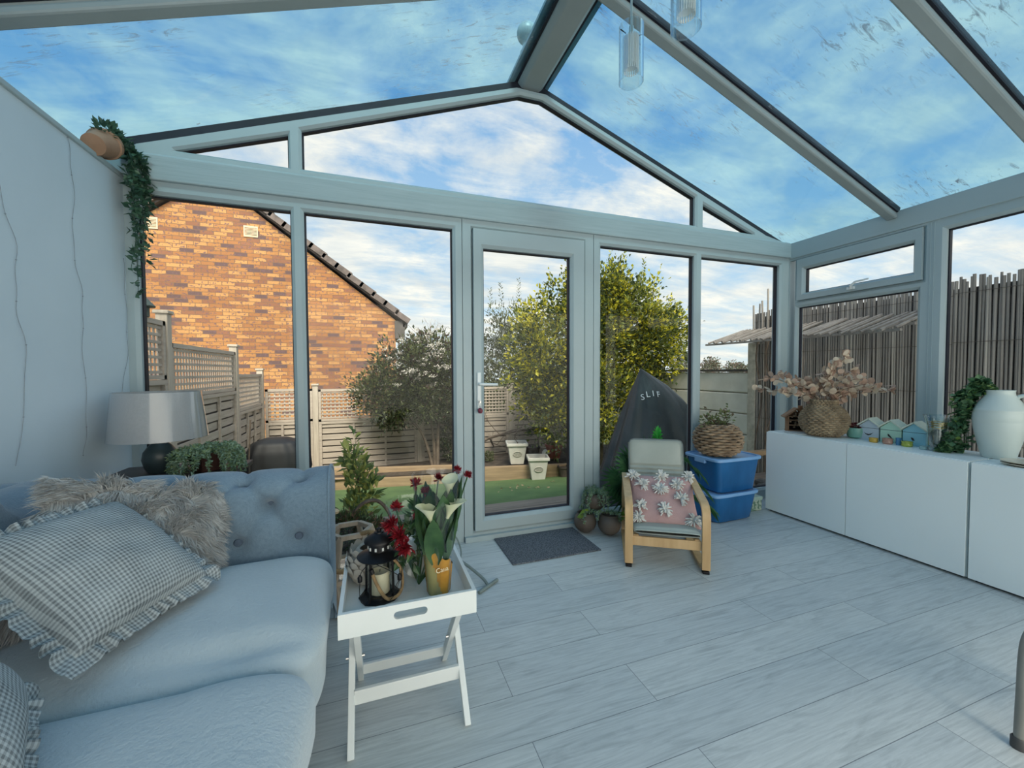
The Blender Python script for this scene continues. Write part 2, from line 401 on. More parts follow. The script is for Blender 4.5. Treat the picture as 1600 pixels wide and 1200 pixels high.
sc = bpy.context.scene
sc.view_settings.view_transform = 'Standard'; sc.view_settings.look = 'None'; sc.view_settings.exposure = 0.22; sc.view_settings.use_white_balance = True; sc.view_settings.white_balance_temperature = 7300; sc.view_settings.white_balance_tint = 6
sc.cycles.max_bounces = 10; sc.cycles.transparent_max_bounces = 24; sc.cycles.use_denoising = True
sc.cycles.caustics_reflective = False; sc.cycles.caustics_refractive = False

# ------------------------------------------------------------------ the room
D = 2.66; XR = 3.611; XL = -1.21
def gp(a, b, d): return (a, D + d, b)          # gable plane
def rp(a, b, d): return (XR + d, a, b)         # right wall plane
def zr(x): return 3.213 - .358 * abs(x - 1.079)
b = MB().b2(-1.46, XR + .12, -1.6, D + .1, -.12, 0); struct(b.build('floor', floor_mat()))
b = MB().b2(-1.46, XL, -1.6, D + .1, 0, 2.165); struct(b.build('wall_left', WALLM))
b = MB().b2(-7, 11, -1.95, -1.75, 2.32, 8.0); struct(b.build('wall_sun_block', WALLM))  # unseen upper house wall, sized and raised to block the sun
b = MB().b2(-1.47, XL + .012, -1.6, D + .0, 2.165, 2.187); struct(b.build('trim_1', UPVC, bevel=.004))
b = MB().b2(-1.50, -1.42, -1.6, D + .1, 2.187, 2.31); struct(b.build('trim_2', UPVC))
b = MB().b2(XR - .012, XR + .10, -1.6, D + .09, 2.168, 2.307).b2(XR + .0, XR + .03, -1.6, D, 2.15, 2.17); struct(b.build('trim_3', UPVC, bevel=.003))
b = MB().b2(XL, XR, D - .022, D + .08, 2.176, 2.307).b2(XL, XR, D - .008, D + .08, 2.300, 2.318); struct(b.build('trim_4', GRAIN, bevel=.006))
b = MB().b2(XR - .004, XR + .1, D - .004, D + .1, 0, 2.2); struct(b.build('trim_5', UPVC, bevel=.004))

def offs(poly, d):
    n = len(poly); out = []
    for i in range(n):
        p0, p1, p2 = [np.array(poly[k % n]) for k in (i - 1, i, i + 1)]
        e1 = (p1 - p0) / np.linalg.norm(p1 - p0); e2 = (p2 - p1) / np.linalg.norm(p2 - p1)
        n1, n2 = np.array([-e1[1], e1[0]]), np.array([-e2[1], e2[0]])
        bis = n1 + n2; bis /= np.linalg.norm(bis); k = d / max(.25, bis.dot(n1)); out.append(tuple(p1 + bis * k))
    return out
def rect(a0, a1, b0, b1): return [(a0, b0), (a1, b0), (a1, b1), (a0, b1)]
def ccw(p):
    a = sum(p[i][0] * p[(i + 1) % len(p)][1] - p[(i + 1) % len(p)][0] * p[i][1] for i in range(len(p))); return p if a > 0 else p[::-1]
def pane_set(root_mb, outer, inner, fn, parent_name, d0=0.0, bead=.020, gl=.046):
    pass
def window(name, openings, fn, d0=0.0, d1=.075, bead=.018, mat=UPVC):
    """one glazed frame: rings for each opening, black spacer, glass"""
    fb = MB(); gk = MB(); gs = []
    for outer, inner in openings:
        o, i = ccw(outer), ccw(inner)
        fb.cap_ring(o, offs(i, -bead), i, fn, d0, d0 + .014, d1)
        gk.ring(offs(i, -.001), offs(i, .007), fn, d0 + .034, d0 + .062)
        gs.append(offs(i, .002))
    w_ = struct(fb.build(name, mat))
    gk.build('spacer_seal', GASKET, w_)
    for g in gs: MB().add([fn(a, b, d0 + .045) for a, b in g], [tuple(range(len(g)))]).build('pane', PANE, w_, fix=False)
    return w_
ZT = 2.108; ZB = .095
window('window_1', [(rect(-1.21, -.404, 0, 2.178), rect(-1.160, -.438, ZB, ZT)), (rect(-.404, .574, 0, 2.178), rect(-.370, .514, ZB, ZT))], gp)
window('window_2', [(rect(1.576, 2.568, 0, 2.178), rect(1.640, 2.530, ZB, ZT)), (rect(2.568, XR, 0, 2.178), rect(2.606, 3.500, ZB, ZT))], gp)
# door with its frame, sash, handle
df = MB().cap_ring(rect(.578, 1.572, 0, 2.178), rect(.634, 1.504, .05, 2.136), rect(.645, 1.492, .062, 2.124), gp, 0, .016, .08)
df.b2(.578, 1.572, D - .03, D, 0, .035)
door = struct(df.build('door_1', UPVC))
sb = MB().cap_ring(rect(.650, 1.488, .066, 2.120), rect(.702, 1.402, .130, 2.018), rect(.722, 1.382, .152, 1.996), gp, -.012, .006, .06)
sash = sb.build('sash', UPVC, door)
MB().ring(rect(.721, 1.383, .151, 1.997), rect(.729, 1.375, .159, 1.989), gp, .022, .05).build('spacer_seal', GASKET, sash)
MB().add([gp(a, b_, .035) for a, b_ in rect(.722, 1.382, .152, 1.996)], [(0, 1, 2, 3)]).build('pane', PANE, sash, fix=False)
HANDM = pm('handle_white', (.80, .84, .84), (.76, .80, .80), 5, .3)
hp = MB().b2(.667, .695, D - .024, D - .012, .905, 1.155)
handle = hp.build('handle', HANDM, door, bevel=.006)
MB().tube([(.681, D - .02, 1.075), (.681, D - .055, 1.075), (.70, D - .062, 1.074), (.80, D - .058, 1.071)], [.011, .010, .010, .009], 10).build('lever', HANDM, handle, smooth=True)
METAL = pm('brushed_metal', (.55, .55, .53), (.42, .42, .42), 20, .3, metal=1)
MB().tube([(.681, D - .024, .955), (.681, D - .045, .955)], .008, 10).build('keyhole', METAL, handle, smooth=True)
kr = thing('key_ring', 'key with a round dark red fob hanging in the door lock', 'keys', (.681, D - .045, .955))
MB().tube([(.012 * math.cos(a), 0, -.016 + .016 * math.sin(a)) for a in np.linspace(0, 2 * PI, 16)[:-1]], .0013, 5, closed=True).build('ring', METAL, kr)
MB().tube([(0, .02, 0), (0, -.012, 0)], .004, 6).build('key', METAL, kr)
MB().lathe([(0, -.02), (.012, -.016), (.017, -.004), (.016, .008), (.008, .017), (0, .02)], 12, (.0, -.002, -.058)).build('fob', pm('fob_red', (.30, .03, .06), (.06, .02, .03), 60, .35), kr, smooth=True)
# gable glazing above the beam
dz = .058
window('window_3', [([(-1.15, 2.312), (-.409, 2.312), (-.409, zr(-.409) - dz), (-1.15, zr(-1.15) - dz)], [(-.985, 2.356), (-.443, 2.352), (-.443, 2.545), (-.985, 2.3585)])], gp, bead=.012)
window('window_4', [([(-.409, 2.312), (2.573, 2.312), (2.573, zr(2.573) - dz), (1.19, zr(1.19) - dz), (.968, zr(.968) - dz), (-.409, zr(-.409) - dz)],
                     [(-.374, 2.354), (2.534, 2.354), (2.534, 2.592), (1.163, 3.083), (.994, 3.080), (-.374, 2.578)])], gp, bead=.015)
window('window_5', [([(2.573, 2.312), (3.30, 2.312), (3.30, zr(3.30) - dz), (2.573, zr(2.573) - dz)], [(2.614, 2.354), (3.172, 2.354), (3.172, 2.3565), (2.614, 2.545)])], gp, bead=.012)
b = MB().prism([(-1.30, 2.31), (-1.152, 2.31), (-1.152, zr(-1.152) - dz), (-1.30, zr(-1.30) - dz)], gp, .004, .075)
b.b2(-1.47, -1.15, D + .002, D + .08, 2.0, 2.318).prism([(-1.47, 2.31), (-1.29, 2.31), (-1.29, zr(-1.29) - dz), (-1.47, zr(-1.47) - dz)], gp, .004, .075); b.prism([(3.302, 2.31), (3.60, 2.305), (3.302, zr(3.302) - dz)], gp, .004, .075); struct(b.build('trim_6', UPVC))
# right wall glazing: opening light over fixed pane, then long panes toward the camera
r1 = MB()
window('window_6', [(rect(1.69, 2.60, 0, 1.765), rect(1.742, 2.590 - .005, .10, 1.722))], rp)
w7 = window('window_7', [(rect(1.69, 2.60, 1.765, 2.17), rect(1.715, 2.585, 1.782, 2.145))], rp)
for ch in list(w7.children): bpy.data.objects.remove(ch)
sb = MB().cap_ring(rect(1.716, 2.584, 1.783, 2.144), rect(1.752, 2.538, 1.826, 2.070), rect(1.768, 2.522, 1.842, 2.052), rp, -.014, .004, .06)
sash = sb.build('sash', UPVC, w7)
MB().ring(rect(1.767, 2.523, 1.841, 2.053), rect(1.774, 2.516, 1.848, 2.046), rp, .02, .05).build('spacer_seal', GASKET, sash)
MB().add([rp(a, b_, .033) for a, b_ in rect(1.768, 2.522, 1.842, 2.052)], [(0, 1, 2, 3)]).build('pane', PANE, sash, fix=False)
hb = MB().b2(XR - .03, XR - .012, 2.12, 2.17, 1.798, 1.818).tube([(XR - .03, 2.145, 1.812), (XR - .05, 2.13, 1.822), (XR - .052, 2.10, 1.845), (XR - .048, 2.01, 1.852)], [.008, .009, .008, .006], 8)
hb.build('handle', HANDM, sash, smooth=True)
window('window_8', [(rect(.60, 1.69, 0, 2.17), rect(.66, 1.600, .10, 2.095))], rp)
window('window_9', [(rect(-.49, .60, 0, 2.17), rect(-.43, .53, .10, 2.095))], rp)
window('window_10', [(rect(-1.6, -.49, 0, 2.17), rect(-1.53, -.56, .10, 2.095))], rp)
b = MB()
for dy in (1.655, 1.675): b.b2(XR - .003, XR, dy, dy + .004, 0, 2.16)
struct(b.build('trim_7', UPVC))

# glazed roof
GX = [(2.80, 1.89), (1.89, 1.13), (1.13, .37), (.37, -.39), (-.39, -1.15), (-1.15, -1.7)]
roof = MB()
xa, xb = 1.079, 1.079
for side in (-1, 1):
    # gable-end bar seen edge on above the gable frame
    xe = 1.079 + side * 2.55
    roof.bar((1.079, D + .10, zr(1.079) - .012), (xe, D + .10, zr(xe) - .012), .045, .012)
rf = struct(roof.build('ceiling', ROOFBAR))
seal = MB()
for side in (-1, 1):
    xe = 1.079 + side * 2.55; xs = 1.079 + side * .09
    for y0, y1 in GX:
        g = MB().add([(xs, y0, zr(xs)), (xe, y0, zr(xe)), (xe, y1, zr(xe)), (xs, y1, zr(xs))], [(0, 1, 2, 3) if side < 0 else (3, 2, 1, 0)])
        g.build('roof_pane', ROOFG, rf, fix=False)
    for y, _ in GX[1:]:
        rb = MB(); X0 = 1.079 + side * .06; X1 = 1.079 + side * 2.535
        n_ = Vector((side * .337, 0, .9415))
        p0, p1 = Vector((X0, y, zr(X0))), Vector((X1, y, zr(X1)))
        rb.bar(p0 - n_ * .040, p1 - n_ * .040, .066, .034, up=n_)
        rb.bar(p0 - n_ * .015, p1 - n_ * .015, .050, .022, up=n_)
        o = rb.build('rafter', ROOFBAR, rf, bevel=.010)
        s_b = MB()
        for k in (-1, 1): s_b.bar(p0 + Vector((0, k * .031, 0)) - n_ * .006, p1 + Vector((0, k * .031, 0)) - n_ * .006, .012, .014, up=n_)
        s_b.bar(p0 + n_ * .014, p1 + n_ * .014, .072, .026, up=n_)
        s_b.build('rafter_seal', GASKET, o)
    p0, p1 = Vector((1.079, D + .050, zr(1.079) - .030)), Vector((xe, D + .050, zr(xe) - .030))
    MB().bar(p0, p1, .05, .056).build('gable_seal', GASKET, rf)
    p0, p1 = Vector((xs, D + .15, zr(xs) + .002)), Vector((xe, D + .15, zr(xe) + .002))
    MB().bar(p0, p1, .07, .010).build('gable_capping', UPVC, rf)
prof = [(.985, 3.165), (1.015, 3.135), (1.143, 3.135), (1.173, 3.165), (1.175, 3.20), (1.079, 3.235), (.983, 3.20)]
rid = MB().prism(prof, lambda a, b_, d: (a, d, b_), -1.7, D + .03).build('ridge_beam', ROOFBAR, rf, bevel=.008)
MB().b2(.970, .985, -1.7, D + .1, 3.172, 3.186).b2(1.173, 1.188, -1.7, D + .1, 3.172, 3.186).build('ridge_seal', GASKET, rid)
MB().prism([(.93, 3.19), (1.079, 3.27), (1.228, 3.19), (1.228, 3.21), (1.079, 3.30), (.93, 3.21)], lambda a, b_, d: (a, d, b_), -1.7, 2.81).build('ridge_capping', UPVC, rid)
fin = MB().lathe([(.055, 0), (.055, .05), (.035, .08), (.033, .13), (.05, .16), (.05, .19), (.034, .22), (.03, .25)] + [(.075 * math.sin(a), .325 - .075 * math.cos(a)) for a in np.linspace(.45, PI, 12)], 24, (1.115, 2.84, 3.33))
tag(fin.build('roof_finial', UPVC, smooth=True), 'white ball finial on the outside end of the roof ridge', 'finial')

# wires of the fairy lights on the left wall
WIRE = pm('copper_wire', (.30, .34, .38), (.22, .26, .30), 30, .5)
def wire(pts, label):
    p = catmull(pts, 8); p = [(XL + .004, q[1] + .006 * math.sin(i * .9), q[2]) for i, q in enumerate(p)]
    mb = MB().tube(p, .0011, 4, cap=False); rr = random.Random(len(p))
    for q in p[::6]: mb.lathe([(0, -.004), (.003, 0), (0, .004)], 6, (q[0], q[1], q[2]))
    tag(mb.build('fairy_light_cord', WIRE), label, 'string lights', 'fairy light wires on the left wall')
wire([(0, 1.915, 2.12), (0, 1.90, 1.83), (0, 1.965, 1.62), (0, 1.955, 1.42), (0, 1.99, 1.2), (0, 1.93, .83)], 'thin fairy light wire on the left wall, the one farthest from the window')
wire([(0, 2.255, 2.16), (0, 2.28, 1.95), (0, 2.265, 1.7), (0, 2.31, 1.5), (0, 2.30, 1.3), (0, 2.31, .98), (0, 2.28, .80)], 'thin fairy light wire hanging down the middle of the left wall')
wire([(0, 2.635, 1.75), (0, 2.645, 1.5), (0, 2.64, 1.25), (0, 2.56, 1.02)], 'short fairy light wire beside the window frame, ending above the lampshade')

# ------------------------------------------------------------------ garden
FENCEW = wood('weathered_fence_wood', (.50, .43, .365), (.37, .315, .265), 0, 3, .85, 10)
FENCEV = wood('weathered_post_wood', (.52, .455, .38), (.39, .335, .275), 2, 3, .85, 10)
SLEEPER = wood('pale_sleeper_wood', (.47, .33, .20), (.30, .21, .13), 0, 2.5, .8, 12)
DECKW = wood('weathered_deck', (.36, .28, .22), (.22, .17, .14), 0, 2.5, .8, 14)
LAWN = pm('artificial_grass', (.135, .225, .085), (.095, .165, .065), 3, .95, .4, bscale=160, detail=8)
SOIL = pm('dark_soil', (.10, .075, .055), (.04, .03, .022), 9, .95, .5, bscale=30)
CONC = pm('pale_concrete', (.82, .77, .68), (.70, .65, .56), 4, .9, .2, bscale=60)
def lz(y): return -.30 - .1316 * (y - 3.76)
b = MB().b2(-40, 40, 2.0, 90, -1.3, -1.0); struct(b.build('ground', pm('rough_grass', (.16, .19, .07), (.08, .10, .04), .8, .95)))
b = MB()
for i in range(6): b.b2(-1.72, 4.8, 2.78 + i * .165, 2.78 + i * .165 + .158, -.20, -.15)
b.b2(-1.72, 4.8, 3.75, 3.79, -.42, -.152); struct(b.build('deck', DECKW, bevel=.004))
b = MB().add([(-1.7, 3.7, lz(3.7)), (4.86, 3.7, lz(3.7)), (4.86, 7.5, lz(7.5)), (-1.7, 7.5, lz(7.5))], [(0, 1, 2, 3)]); struct(b.build('lawn', LAWN))
b = MB().add([(-1.7, 7.02, -.56), (1.5, 6.5, -.50), (3.3, 6.15, -.43), (4.86, 5.9, -.43), (4.86, 7.48, -.42), (1.7, 7.48, -.46), (-1.7, 7.48, -.56)], [(0, 1, 2, 3, 4, 5, 6)])
struct(b.build('soil_bed', SOIL))
def sleeper(x0, y0, x1, y1, zb, zt, label, t=.09):
    a = math.atan2(y1 - y0, x1 - x0); L = math.hypot(x1 - x0, y1 - y0)
    o = MB().box((0, 0, 0), (L, t, zt - zb)).build('timber_sleeper', SLEEPER, loc=((x0 + x1) / 2, (y0 + y1) / 2, (zb + zt) / 2), rotz=a, bevel=.008)
    return tag(o, label, 'sleeper')
sleeper(1.52, 6.36, 3.30, 6.04, -.70, -.405, 'pale timber sleeper along the lawn edge, seen through the glass door under the white planters')
sleeper(-1.4, 7.12, 1.45, 6.44, -.78, -.53, 'long timber sleeper along the lawn edge left of the door, the lower of two')
sleeper(-1.2, 7.36, 1.35, 6.78, -.62, -.44, 'upper timber sleeper lying behind the lower one in the left flower bed')

FENCED = wood('fence_shadow_wood', (.13, .11, .095), (.08, .068, .058), 0, 3, .9, 10)  # dark backing: shade of the gaps between slats put into the colour
def board_panel(w, h, axis='x'):
    """woven slat panel, origin bottom centre, width along x, facing -y"""
    mb = MB(); n = int(round(h / .105)); bh = h / n
    nb = 3; bw = (w - .05) / nb
    for k in range(nb):
        x0 = -w / 2 + .025 + k * bw
        for i in range(n):
            yo = -.014 if i % 2 == 0 else .002
            if True:
                z0 = i * bh + .004
                mb.add([(x0, yo, z0), (x0 + bw, yo, z0), (x0 + bw, yo, z0 + bh * .78), (x0, yo, z0 + bh * .78),
                        (x0 + bw / 2, yo - .012, z0), (x0 + bw / 2, yo - .012, z0 + bh * .80),
                        (x0, yo + .012, z0), (x0 + bw, yo + .012, z0), (x0 + bw, yo + .012, z0 + bh * .8), (x0, yo + .012, z0 + bh * .8)],
                       [(0, 4, 5, 3), (4, 1, 2, 5), (0, 6, 7, 1, 4), (3, 5, 2, 8, 9)])
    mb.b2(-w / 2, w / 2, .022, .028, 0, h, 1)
    for k in range(1, nb): mb.b2(-w / 2 + .025 + k * bw - .018, -w / 2 + .025 + k * bw + .018, -.034, -.006, 0, h - .02)
    mb.b2(-w / 2, -w / 2 + .045, -.036, .02, 0, h).b2(w / 2 - .045, w / 2, -.036, .02, 0, h).b2(-w / 2, w / 2, -.038, .022, h - .04, h)
    return mb
def trellis(w, h, z0):
    mb = MB(); t = .028
    mb.b2(-w / 2, w / 2, -.03, .015, z0, z0 + .035).b2(-w / 2, w / 2, -.03, .015, z0 + h - .04, z0 + h)
    mb.b2(-w / 2, -w / 2 + .04, -.03, .015, z0, z0 + h).b2(w / 2 - .04, w / 2, -.03, .015, z0, z0 + h)
    n = int((w - .08) / .062)
    for i in range(n): x = -w / 2 + .06 + i * (w - .12) / (n - 1); mb.b2(x - .010, x + .010, -.003, .007, z0 + .03, z0 + h - .03)
    m = int((h - .07) / .055)
    for i in range(m): z = z0 + .06 + i * (h - .12) / (m - 1); mb.b2(-w / 2 + .03, w / 2 - .03, -.016, -.004, z - .012, z + .012)
    return mb
def fence_panel(cx, cy, w, zb, h1, h2, rot, label):
    t = thing('trellis_fence', label, 'fence', (cx, cy, zb), rot, 'garden fence panels')
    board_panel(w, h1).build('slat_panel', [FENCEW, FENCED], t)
    trellis(w, h2, h1 + .006).build('trellis', FENCEW, t)
def fence_post(x, y, zb, zt, label, s=.085):
    o = MB().b2(-s / 2, s / 2, -s / 2, s / 2, 0, zt - zb - .02).build('fence_post', FENCEV, loc=(x, y, zb), bevel=.006)
    MB().b2(-s * .66, s * .66, -s * .66, s * .66, zt - zb - .02, zt - zb + .008).build('post_cap', FENCEV, o, bevel=.005)
    tag(o, label, 'fence post', 'fence posts')
BZ = -.62
bx = [-1.70, -.915, .80, 2.565, 4.32]
pl = ['in the back left corner', 'just right of the left window mullion', 'behind the dark flowering shrub', 'seen through the glass door above the left white planter', 'hidden behind the yellow shrub']
for x, s in list(zip(bx, pl))[1:]: fence_post(x, 7.5, BZ, .955 if x < 2 else .93, 'timber post of the back fence, ' + s)
fl = ['narrow panel of the back fence in the left corner, slats below trellis', 'wide panel of the back fence below the brick house, slats below trellis', 'panel of the back fence behind the flowering shrub and door frame', 'panel of the back fence behind the planters and yellow shrub']
tops = [.885, .87, .86, .85]
for i in range(4):
    x0, x1 = bx[i] + .045, bx[i + 1] - .045; h = tops[i] - BZ
    fence_panel((x0 + x1) / 2, 7.5, x1 - x0, BZ, h - .55, .545, 0, fl[i])
LXF = -1.70
for (y0, y1, tp, lab) in ((2.75, 4.235, 1.60, 'nearest and tallest panel of the left fence, beside the window frame'), (4.33, 6.085, 1.425, 'middle panel of the left fence behind the lamp, trellis above slats'), (6.18, 7.36, 1.135, 'lowest panel of the left fence, next to the back corner')):
    fence_panel(LXF, (y0 + y1) / 2, y1 - y0, BZ, tp - BZ - .50, .495, R(90), lab)
for (y, zt, lab) in ((4.283, 1.69, 'nearest post of the left fence, tallest of three'), (6.13, 1.515, 'middle post of the left fence behind the lampshade'), (7.40, 1.215, 'last post of the left fence at the back corner')):
    fence_post(LXF, y, BZ, zt, 'weathered timber ' + lab)

# side boundary on the right: concrete boards, post, reed screens
cp = thing('concrete_fence', 'pale concrete board fence with a dark capping strip beyond the right gable window', 'fence', (4.9, 5.7, -.6))
for i in range(6): MB().b2(-.03, .03, -1.58, 1.75, i * .29, i * .29 + .278).build('board', CONC, cp, bevel=.014)
MB().b2(.03, .045, -1.58, 1.75, 0, 1.73).build('backing_board', CONC, cp); MB().b2(-.06, .06, -1.6, 1.75, 1.742, 1.775).build('capping', pm('dark_capping', (.10, .085, .075), (.05, .045, .04), 8, .8), cp)
MB().b2(-.045, -.03, .35, .43, .3, 1.72).build('batten', FENCEV, cp)
o = MB().b2(-.06, .06, -.06, .06, 0, 2.13).build('concrete_post', pm('rough_concrete', (.60, .55, .46), (.40, .36, .29), 14, .9, .4, bscale=50), loc=(4.84, 4.02, -.6), bevel=.012)
tag(o, 'rough concrete post at the end of the reed screen', 'post')
REED = pm('grey_reed', (.38, .34, .305), (.24, .215, .195), 2.0, .8, .1, stretch=(7, 7, .5), lo=.3, hi=.7, spec=.1)
REED2 = pm('grey_reed_light', (.52, .47, .415), (.35, .31, .275), 2.0, .8, .1, stretch=(7, 7, .5), lo=.3, hi=.7, spec=.1)
def reeds(y0, y1, zb, zt, x, label, jag=.02):
    mb = MB(); y = y0; rr = random.Random(int(y0 * 100)); k = 0
    while y < y1:
        r = rr.uniform(.0078, .0122); l_ = rr.uniform(-.004, .004); z1 = zt + rr.uniform(-jag, jag)
        mb.tube([(x + rr.uniform(-.004, .004), y, zb), (x + l_, y + rr.uniform(-.006, .006), (zb + z1) / 2), (x + rr.uniform(-.004, .004), y + rr.uniform(-.008, .008), z1)], r, 6, mi=1 if rr.random() < .22 else 0, cap=True)
        y += r * 2 + rr.uniform(-.001, .006); k += 1
    o = mb.build('reed_screen', [REED, REED2], fix=False, smooth=True); tag(o, label, 'screen', 'reed screens along the right boundary')
    wb = MB()
    for z in np.linspace(zb + .25, zt - .12, 6): wb.b2(x - .016, x - .013, y0, y1, z - .002, z + .002)
    wb.build('binding_wire', pm('rust_wire', (.14, .11, .09), None, 9, .7), o)
reeds(2.06, 3.98, -.55, 1.915, 4.80, 'weathered reed screen panel beyond the opening window, behind the dried leaves')
reeds(.10, 2.05, -.55, 1.935, 4.80, 'weathered reed screen panel beyond the large right pane, behind the white jug', .03)
reeds(-1.8, .09, -.55, 1.93, 4.80, 'weathered reed screen panel farthest to the right, mostly out of frame', .03)
MB_ = MB().b2(4.835, 4.86, -1.8, 3.98, -.6, 1.86); tag(MB_.build('screen_backing', pm('dark_boards', (.05, .042, .036), (.03, .026, .022), 5, .9)), 'dark fence boards directly behind the reed screens', 'fence')  # very dark backing sheet close behind the reeds
# loose canes sticking up at the far end of the screen
for i, (dy, h, tl) in enumerate(((.0, 2.02, .02), (-.08, 2.03, .05), (-.13, 2.06, .0), (-.20, 2.20, .03), (-.30, 2.03, .04), (-.38, 2.02, .01), (-.5, 2.03, .03))):
    o = MB().tube([(0, 0, 1.5), (tl * .3, .01, h - .1), (tl * .5, .015, h)], .011, 6).build('cane', REED2, loc=(4.78, 3.99 + dy, 0)); tag(o, 'pale cane sticking up above the end of the reed screen', 'cane', 'loose canes above the reed screen')
sl = thing('slatted_canopy', 'low slatted reed canopy leaning out from the reed screen by the concrete post', 'canopy', (0, 0, 0))
ax, az, bx_, bz_ = 4.18, 1.515, 4.78, 1.70
rr = random.Random(5); mb = MB(); y = 2.16
while y < 4.16:
    r = rr.uniform(.009, .016); e = rr.uniform(-.05, .03)
    mb.tube([(ax + e, y, az + e * .3), (bx_, y + rr.uniform(-.03, .03), bz_ + rr.uniform(-.006, .006))], r, 6); y += r * 2 + rr.uniform(.012, .065)
mb.build('slats', REED, sl, smooth=True)
mb = MB()
for k in (.02, .35, .68, .97): mb.bar((ax + .6 * k, 2.12, az + .185 * k - .022), (ax + .6 * k, 4.2, az + .185 * k - .022), .035, .022)
mb.build('batten', REED, sl)
for i, (x, y, dx) in enumerate(((4.74, 3.78, .03), (4.72, 3.70, -.05), (4.74, 3.6, .05), (4.73, 3.86, -.03))):
    o = MB().tube(catmull([(0, 0, -.42), (dx, .02, .2), (-dx * .6, -.02, .8), (dx * .8, .03, 1.3), (0, 0, 1.62)], 6), .009, 6).build('climber_stem', pm('dark_stem', (.16, .12, .09), (.09, .07, .055), 12, .85), loc=(x, y, 0))
    tag(o, 'bare brown climber stem in front of the reed screen by the concrete post', 'stem', 'climber stems at the reed screen')
o = MB().b2(-.5, .6, -.04, .04, 0, .05).build('timber_rail', SLEEPER, loc=(4.35, 3.5, .16)); tag(o, 'low horizontal timber rail outside between the storage boxes and the white cabinet', 'rail')
MB().b2(-.45, -.40, -.03, .03, -.31, 0).build('rail_leg', SLEEPER, o); MB().b2(.5, .55, -.03, .03, -.31, 0).build('rail_leg', SLEEPER, o)
ST = pm('grey_stone', (.22, .20, .18), (.08, .075, .07), 7, .9, .4)
for i in range(9):
    r = .06 + .05 * rng.random(); th = MB().lathe([(r * math.sin(a) * (1 + .12 * math.sin(3 * a + i)), r * .7 * -math.cos(a)) for a in np.linspace(.05, PI - .05, 8)], 9, rfn=lambda a, k, z, i=i: 1 + .15 * math.sin(2 * a + i) + .08 * math.sin(5 * a + 2 * i))
    o = th.build('rockery_stone', ST, loc=(3.75 + .14 * (i % 5) + .05 * rng.random(), 2.95 + .2 * (i // 5) + .1 * (i % 2), -.15 + r * .62), smooth=True, rotz=i); tag(o, 'grey rockery stone on the ground outside beyond the storage boxes', 'stone', 'rockery stones outside')

# neighbour's brick house
hz0 = -1.0
hs = thing('brick_house', 'orange multi-brick gable end of the neighbouring house with dark verge tiles', 'house', (-2.92, 9.5, hz0))
ex, ez, pz = 3.43, 2.335 - hz0, 4.975 - hz0
MB().prism([(-ex, 0), (ex, 0), (ex, ez), (0, pz), (-ex, ez)], lambda a, b_, d: (a, d, b_), 0, 6.0).build('wall', brick_mat(), hs)
TILE = pm('dark_roof_tile', (.17, .135, .125), (.09, .075, .07), 7, .85)
for s in (-1, 1):
    e1 = Vector((s * (ex + .24), -.07, ez - .02)); e0 = Vector((0, -.07, pz + .15))
    d_ = (e1 - e0); L = d_.length; nrm = Vector((s * .58, 0, .814))
    tl = MB()
    for i in range(15):
        a, b_ = e0 + d_ * (i / 15), e0 + d_ * ((i + 1) / 15 + .012); tl.bar(a + nrm * (.012 if i % 2 else 0) , b_ + nrm * (.03 if i % 2 else .02), .13, .12, up=nrm)
    tl.build('verge_tiles', TILE, hs)
    rfm = MB().bar(e0 + Vector((0, 3.1, 0)) - nrm * .02, e1 + Vector((0, 3.1, 0)) - nrm * .02, 6.2, .10, up=nrm); rfm.build('roof', TILE, hs)
MB().b2(ex - .02, ex + .20, -.05, .1, ez - .42, ez - .02).b2(ex + .16, ex + .26, -.05, 5.9, ez - .16, ez - .06).build('eaves_box', pm('dark_fascia', (.10, .09, .085), (.06, .055, .05), 5, .6), hs)
VENT = pm('cream_vent', (.66, .55, .40), (.58, .47, .33), 9, .7)
for vx, vz in ((-2.284, 4.011), (-3.935, 4.0)):
    v = MB(); X0 = vx + 2.92; Z0 = vz - hz0; v.ring(rect(X0 - .125, X0 + .125, Z0 - .11, Z0 + .11), rect(X0 - .105, X0 + .105, Z0 - .09, Z0 + .09), lambda a, b_, d: (a, d, b_), -.012, .01)
    for i in range(7): v.b2(X0 - .108, X0 + .108, -.010, .004, Z0 - .085 + i * .0265, Z0 - .085 + i * .0265 + .014)
    v.build('air_vent', VENT, hs)

# shrubs and trees
BARK = pm('bark', (.17, .13, .10), (.08, .06, .045), 10, .9, .3, bscale=30)
def bush(name, label, cat, blobs, n, L, W, mats, probs, stems, loc, group=None, shell=.55, seed=1, updir=.4, extra=None):
    t = thing(name, label, cat, loc, 0, group); r = np.random.default_rng(seed)
    mb = foliage_mb(blobs, n, L, W, len(mats), r, shell, updir, probs)
    if extra: extra(mb, r)
    mb.build('foliage', mats, t, fix=False)
    if stems:
        sb_ = MB()
        for pts, rad in stems: p = catmull(pts, 5); sb_.tube(p, list(np.linspace(rad, rad * .35, len(p))), 6)
        sb_.build('trunk', BARK, t, smooth=True)
    return t
GY = [leafmat('leaf_yellow', (.47, .43, .03), (.30, .31, .025), (.64, .56, .07)), leafmat('leaf_olive', (.20, .235, .045), (.11, .15, .03), (.32, .32, .06)), leafmat('leaf_deep', (.055, .080, .022), (.025, .042, .014), (.09, .12, .03))]
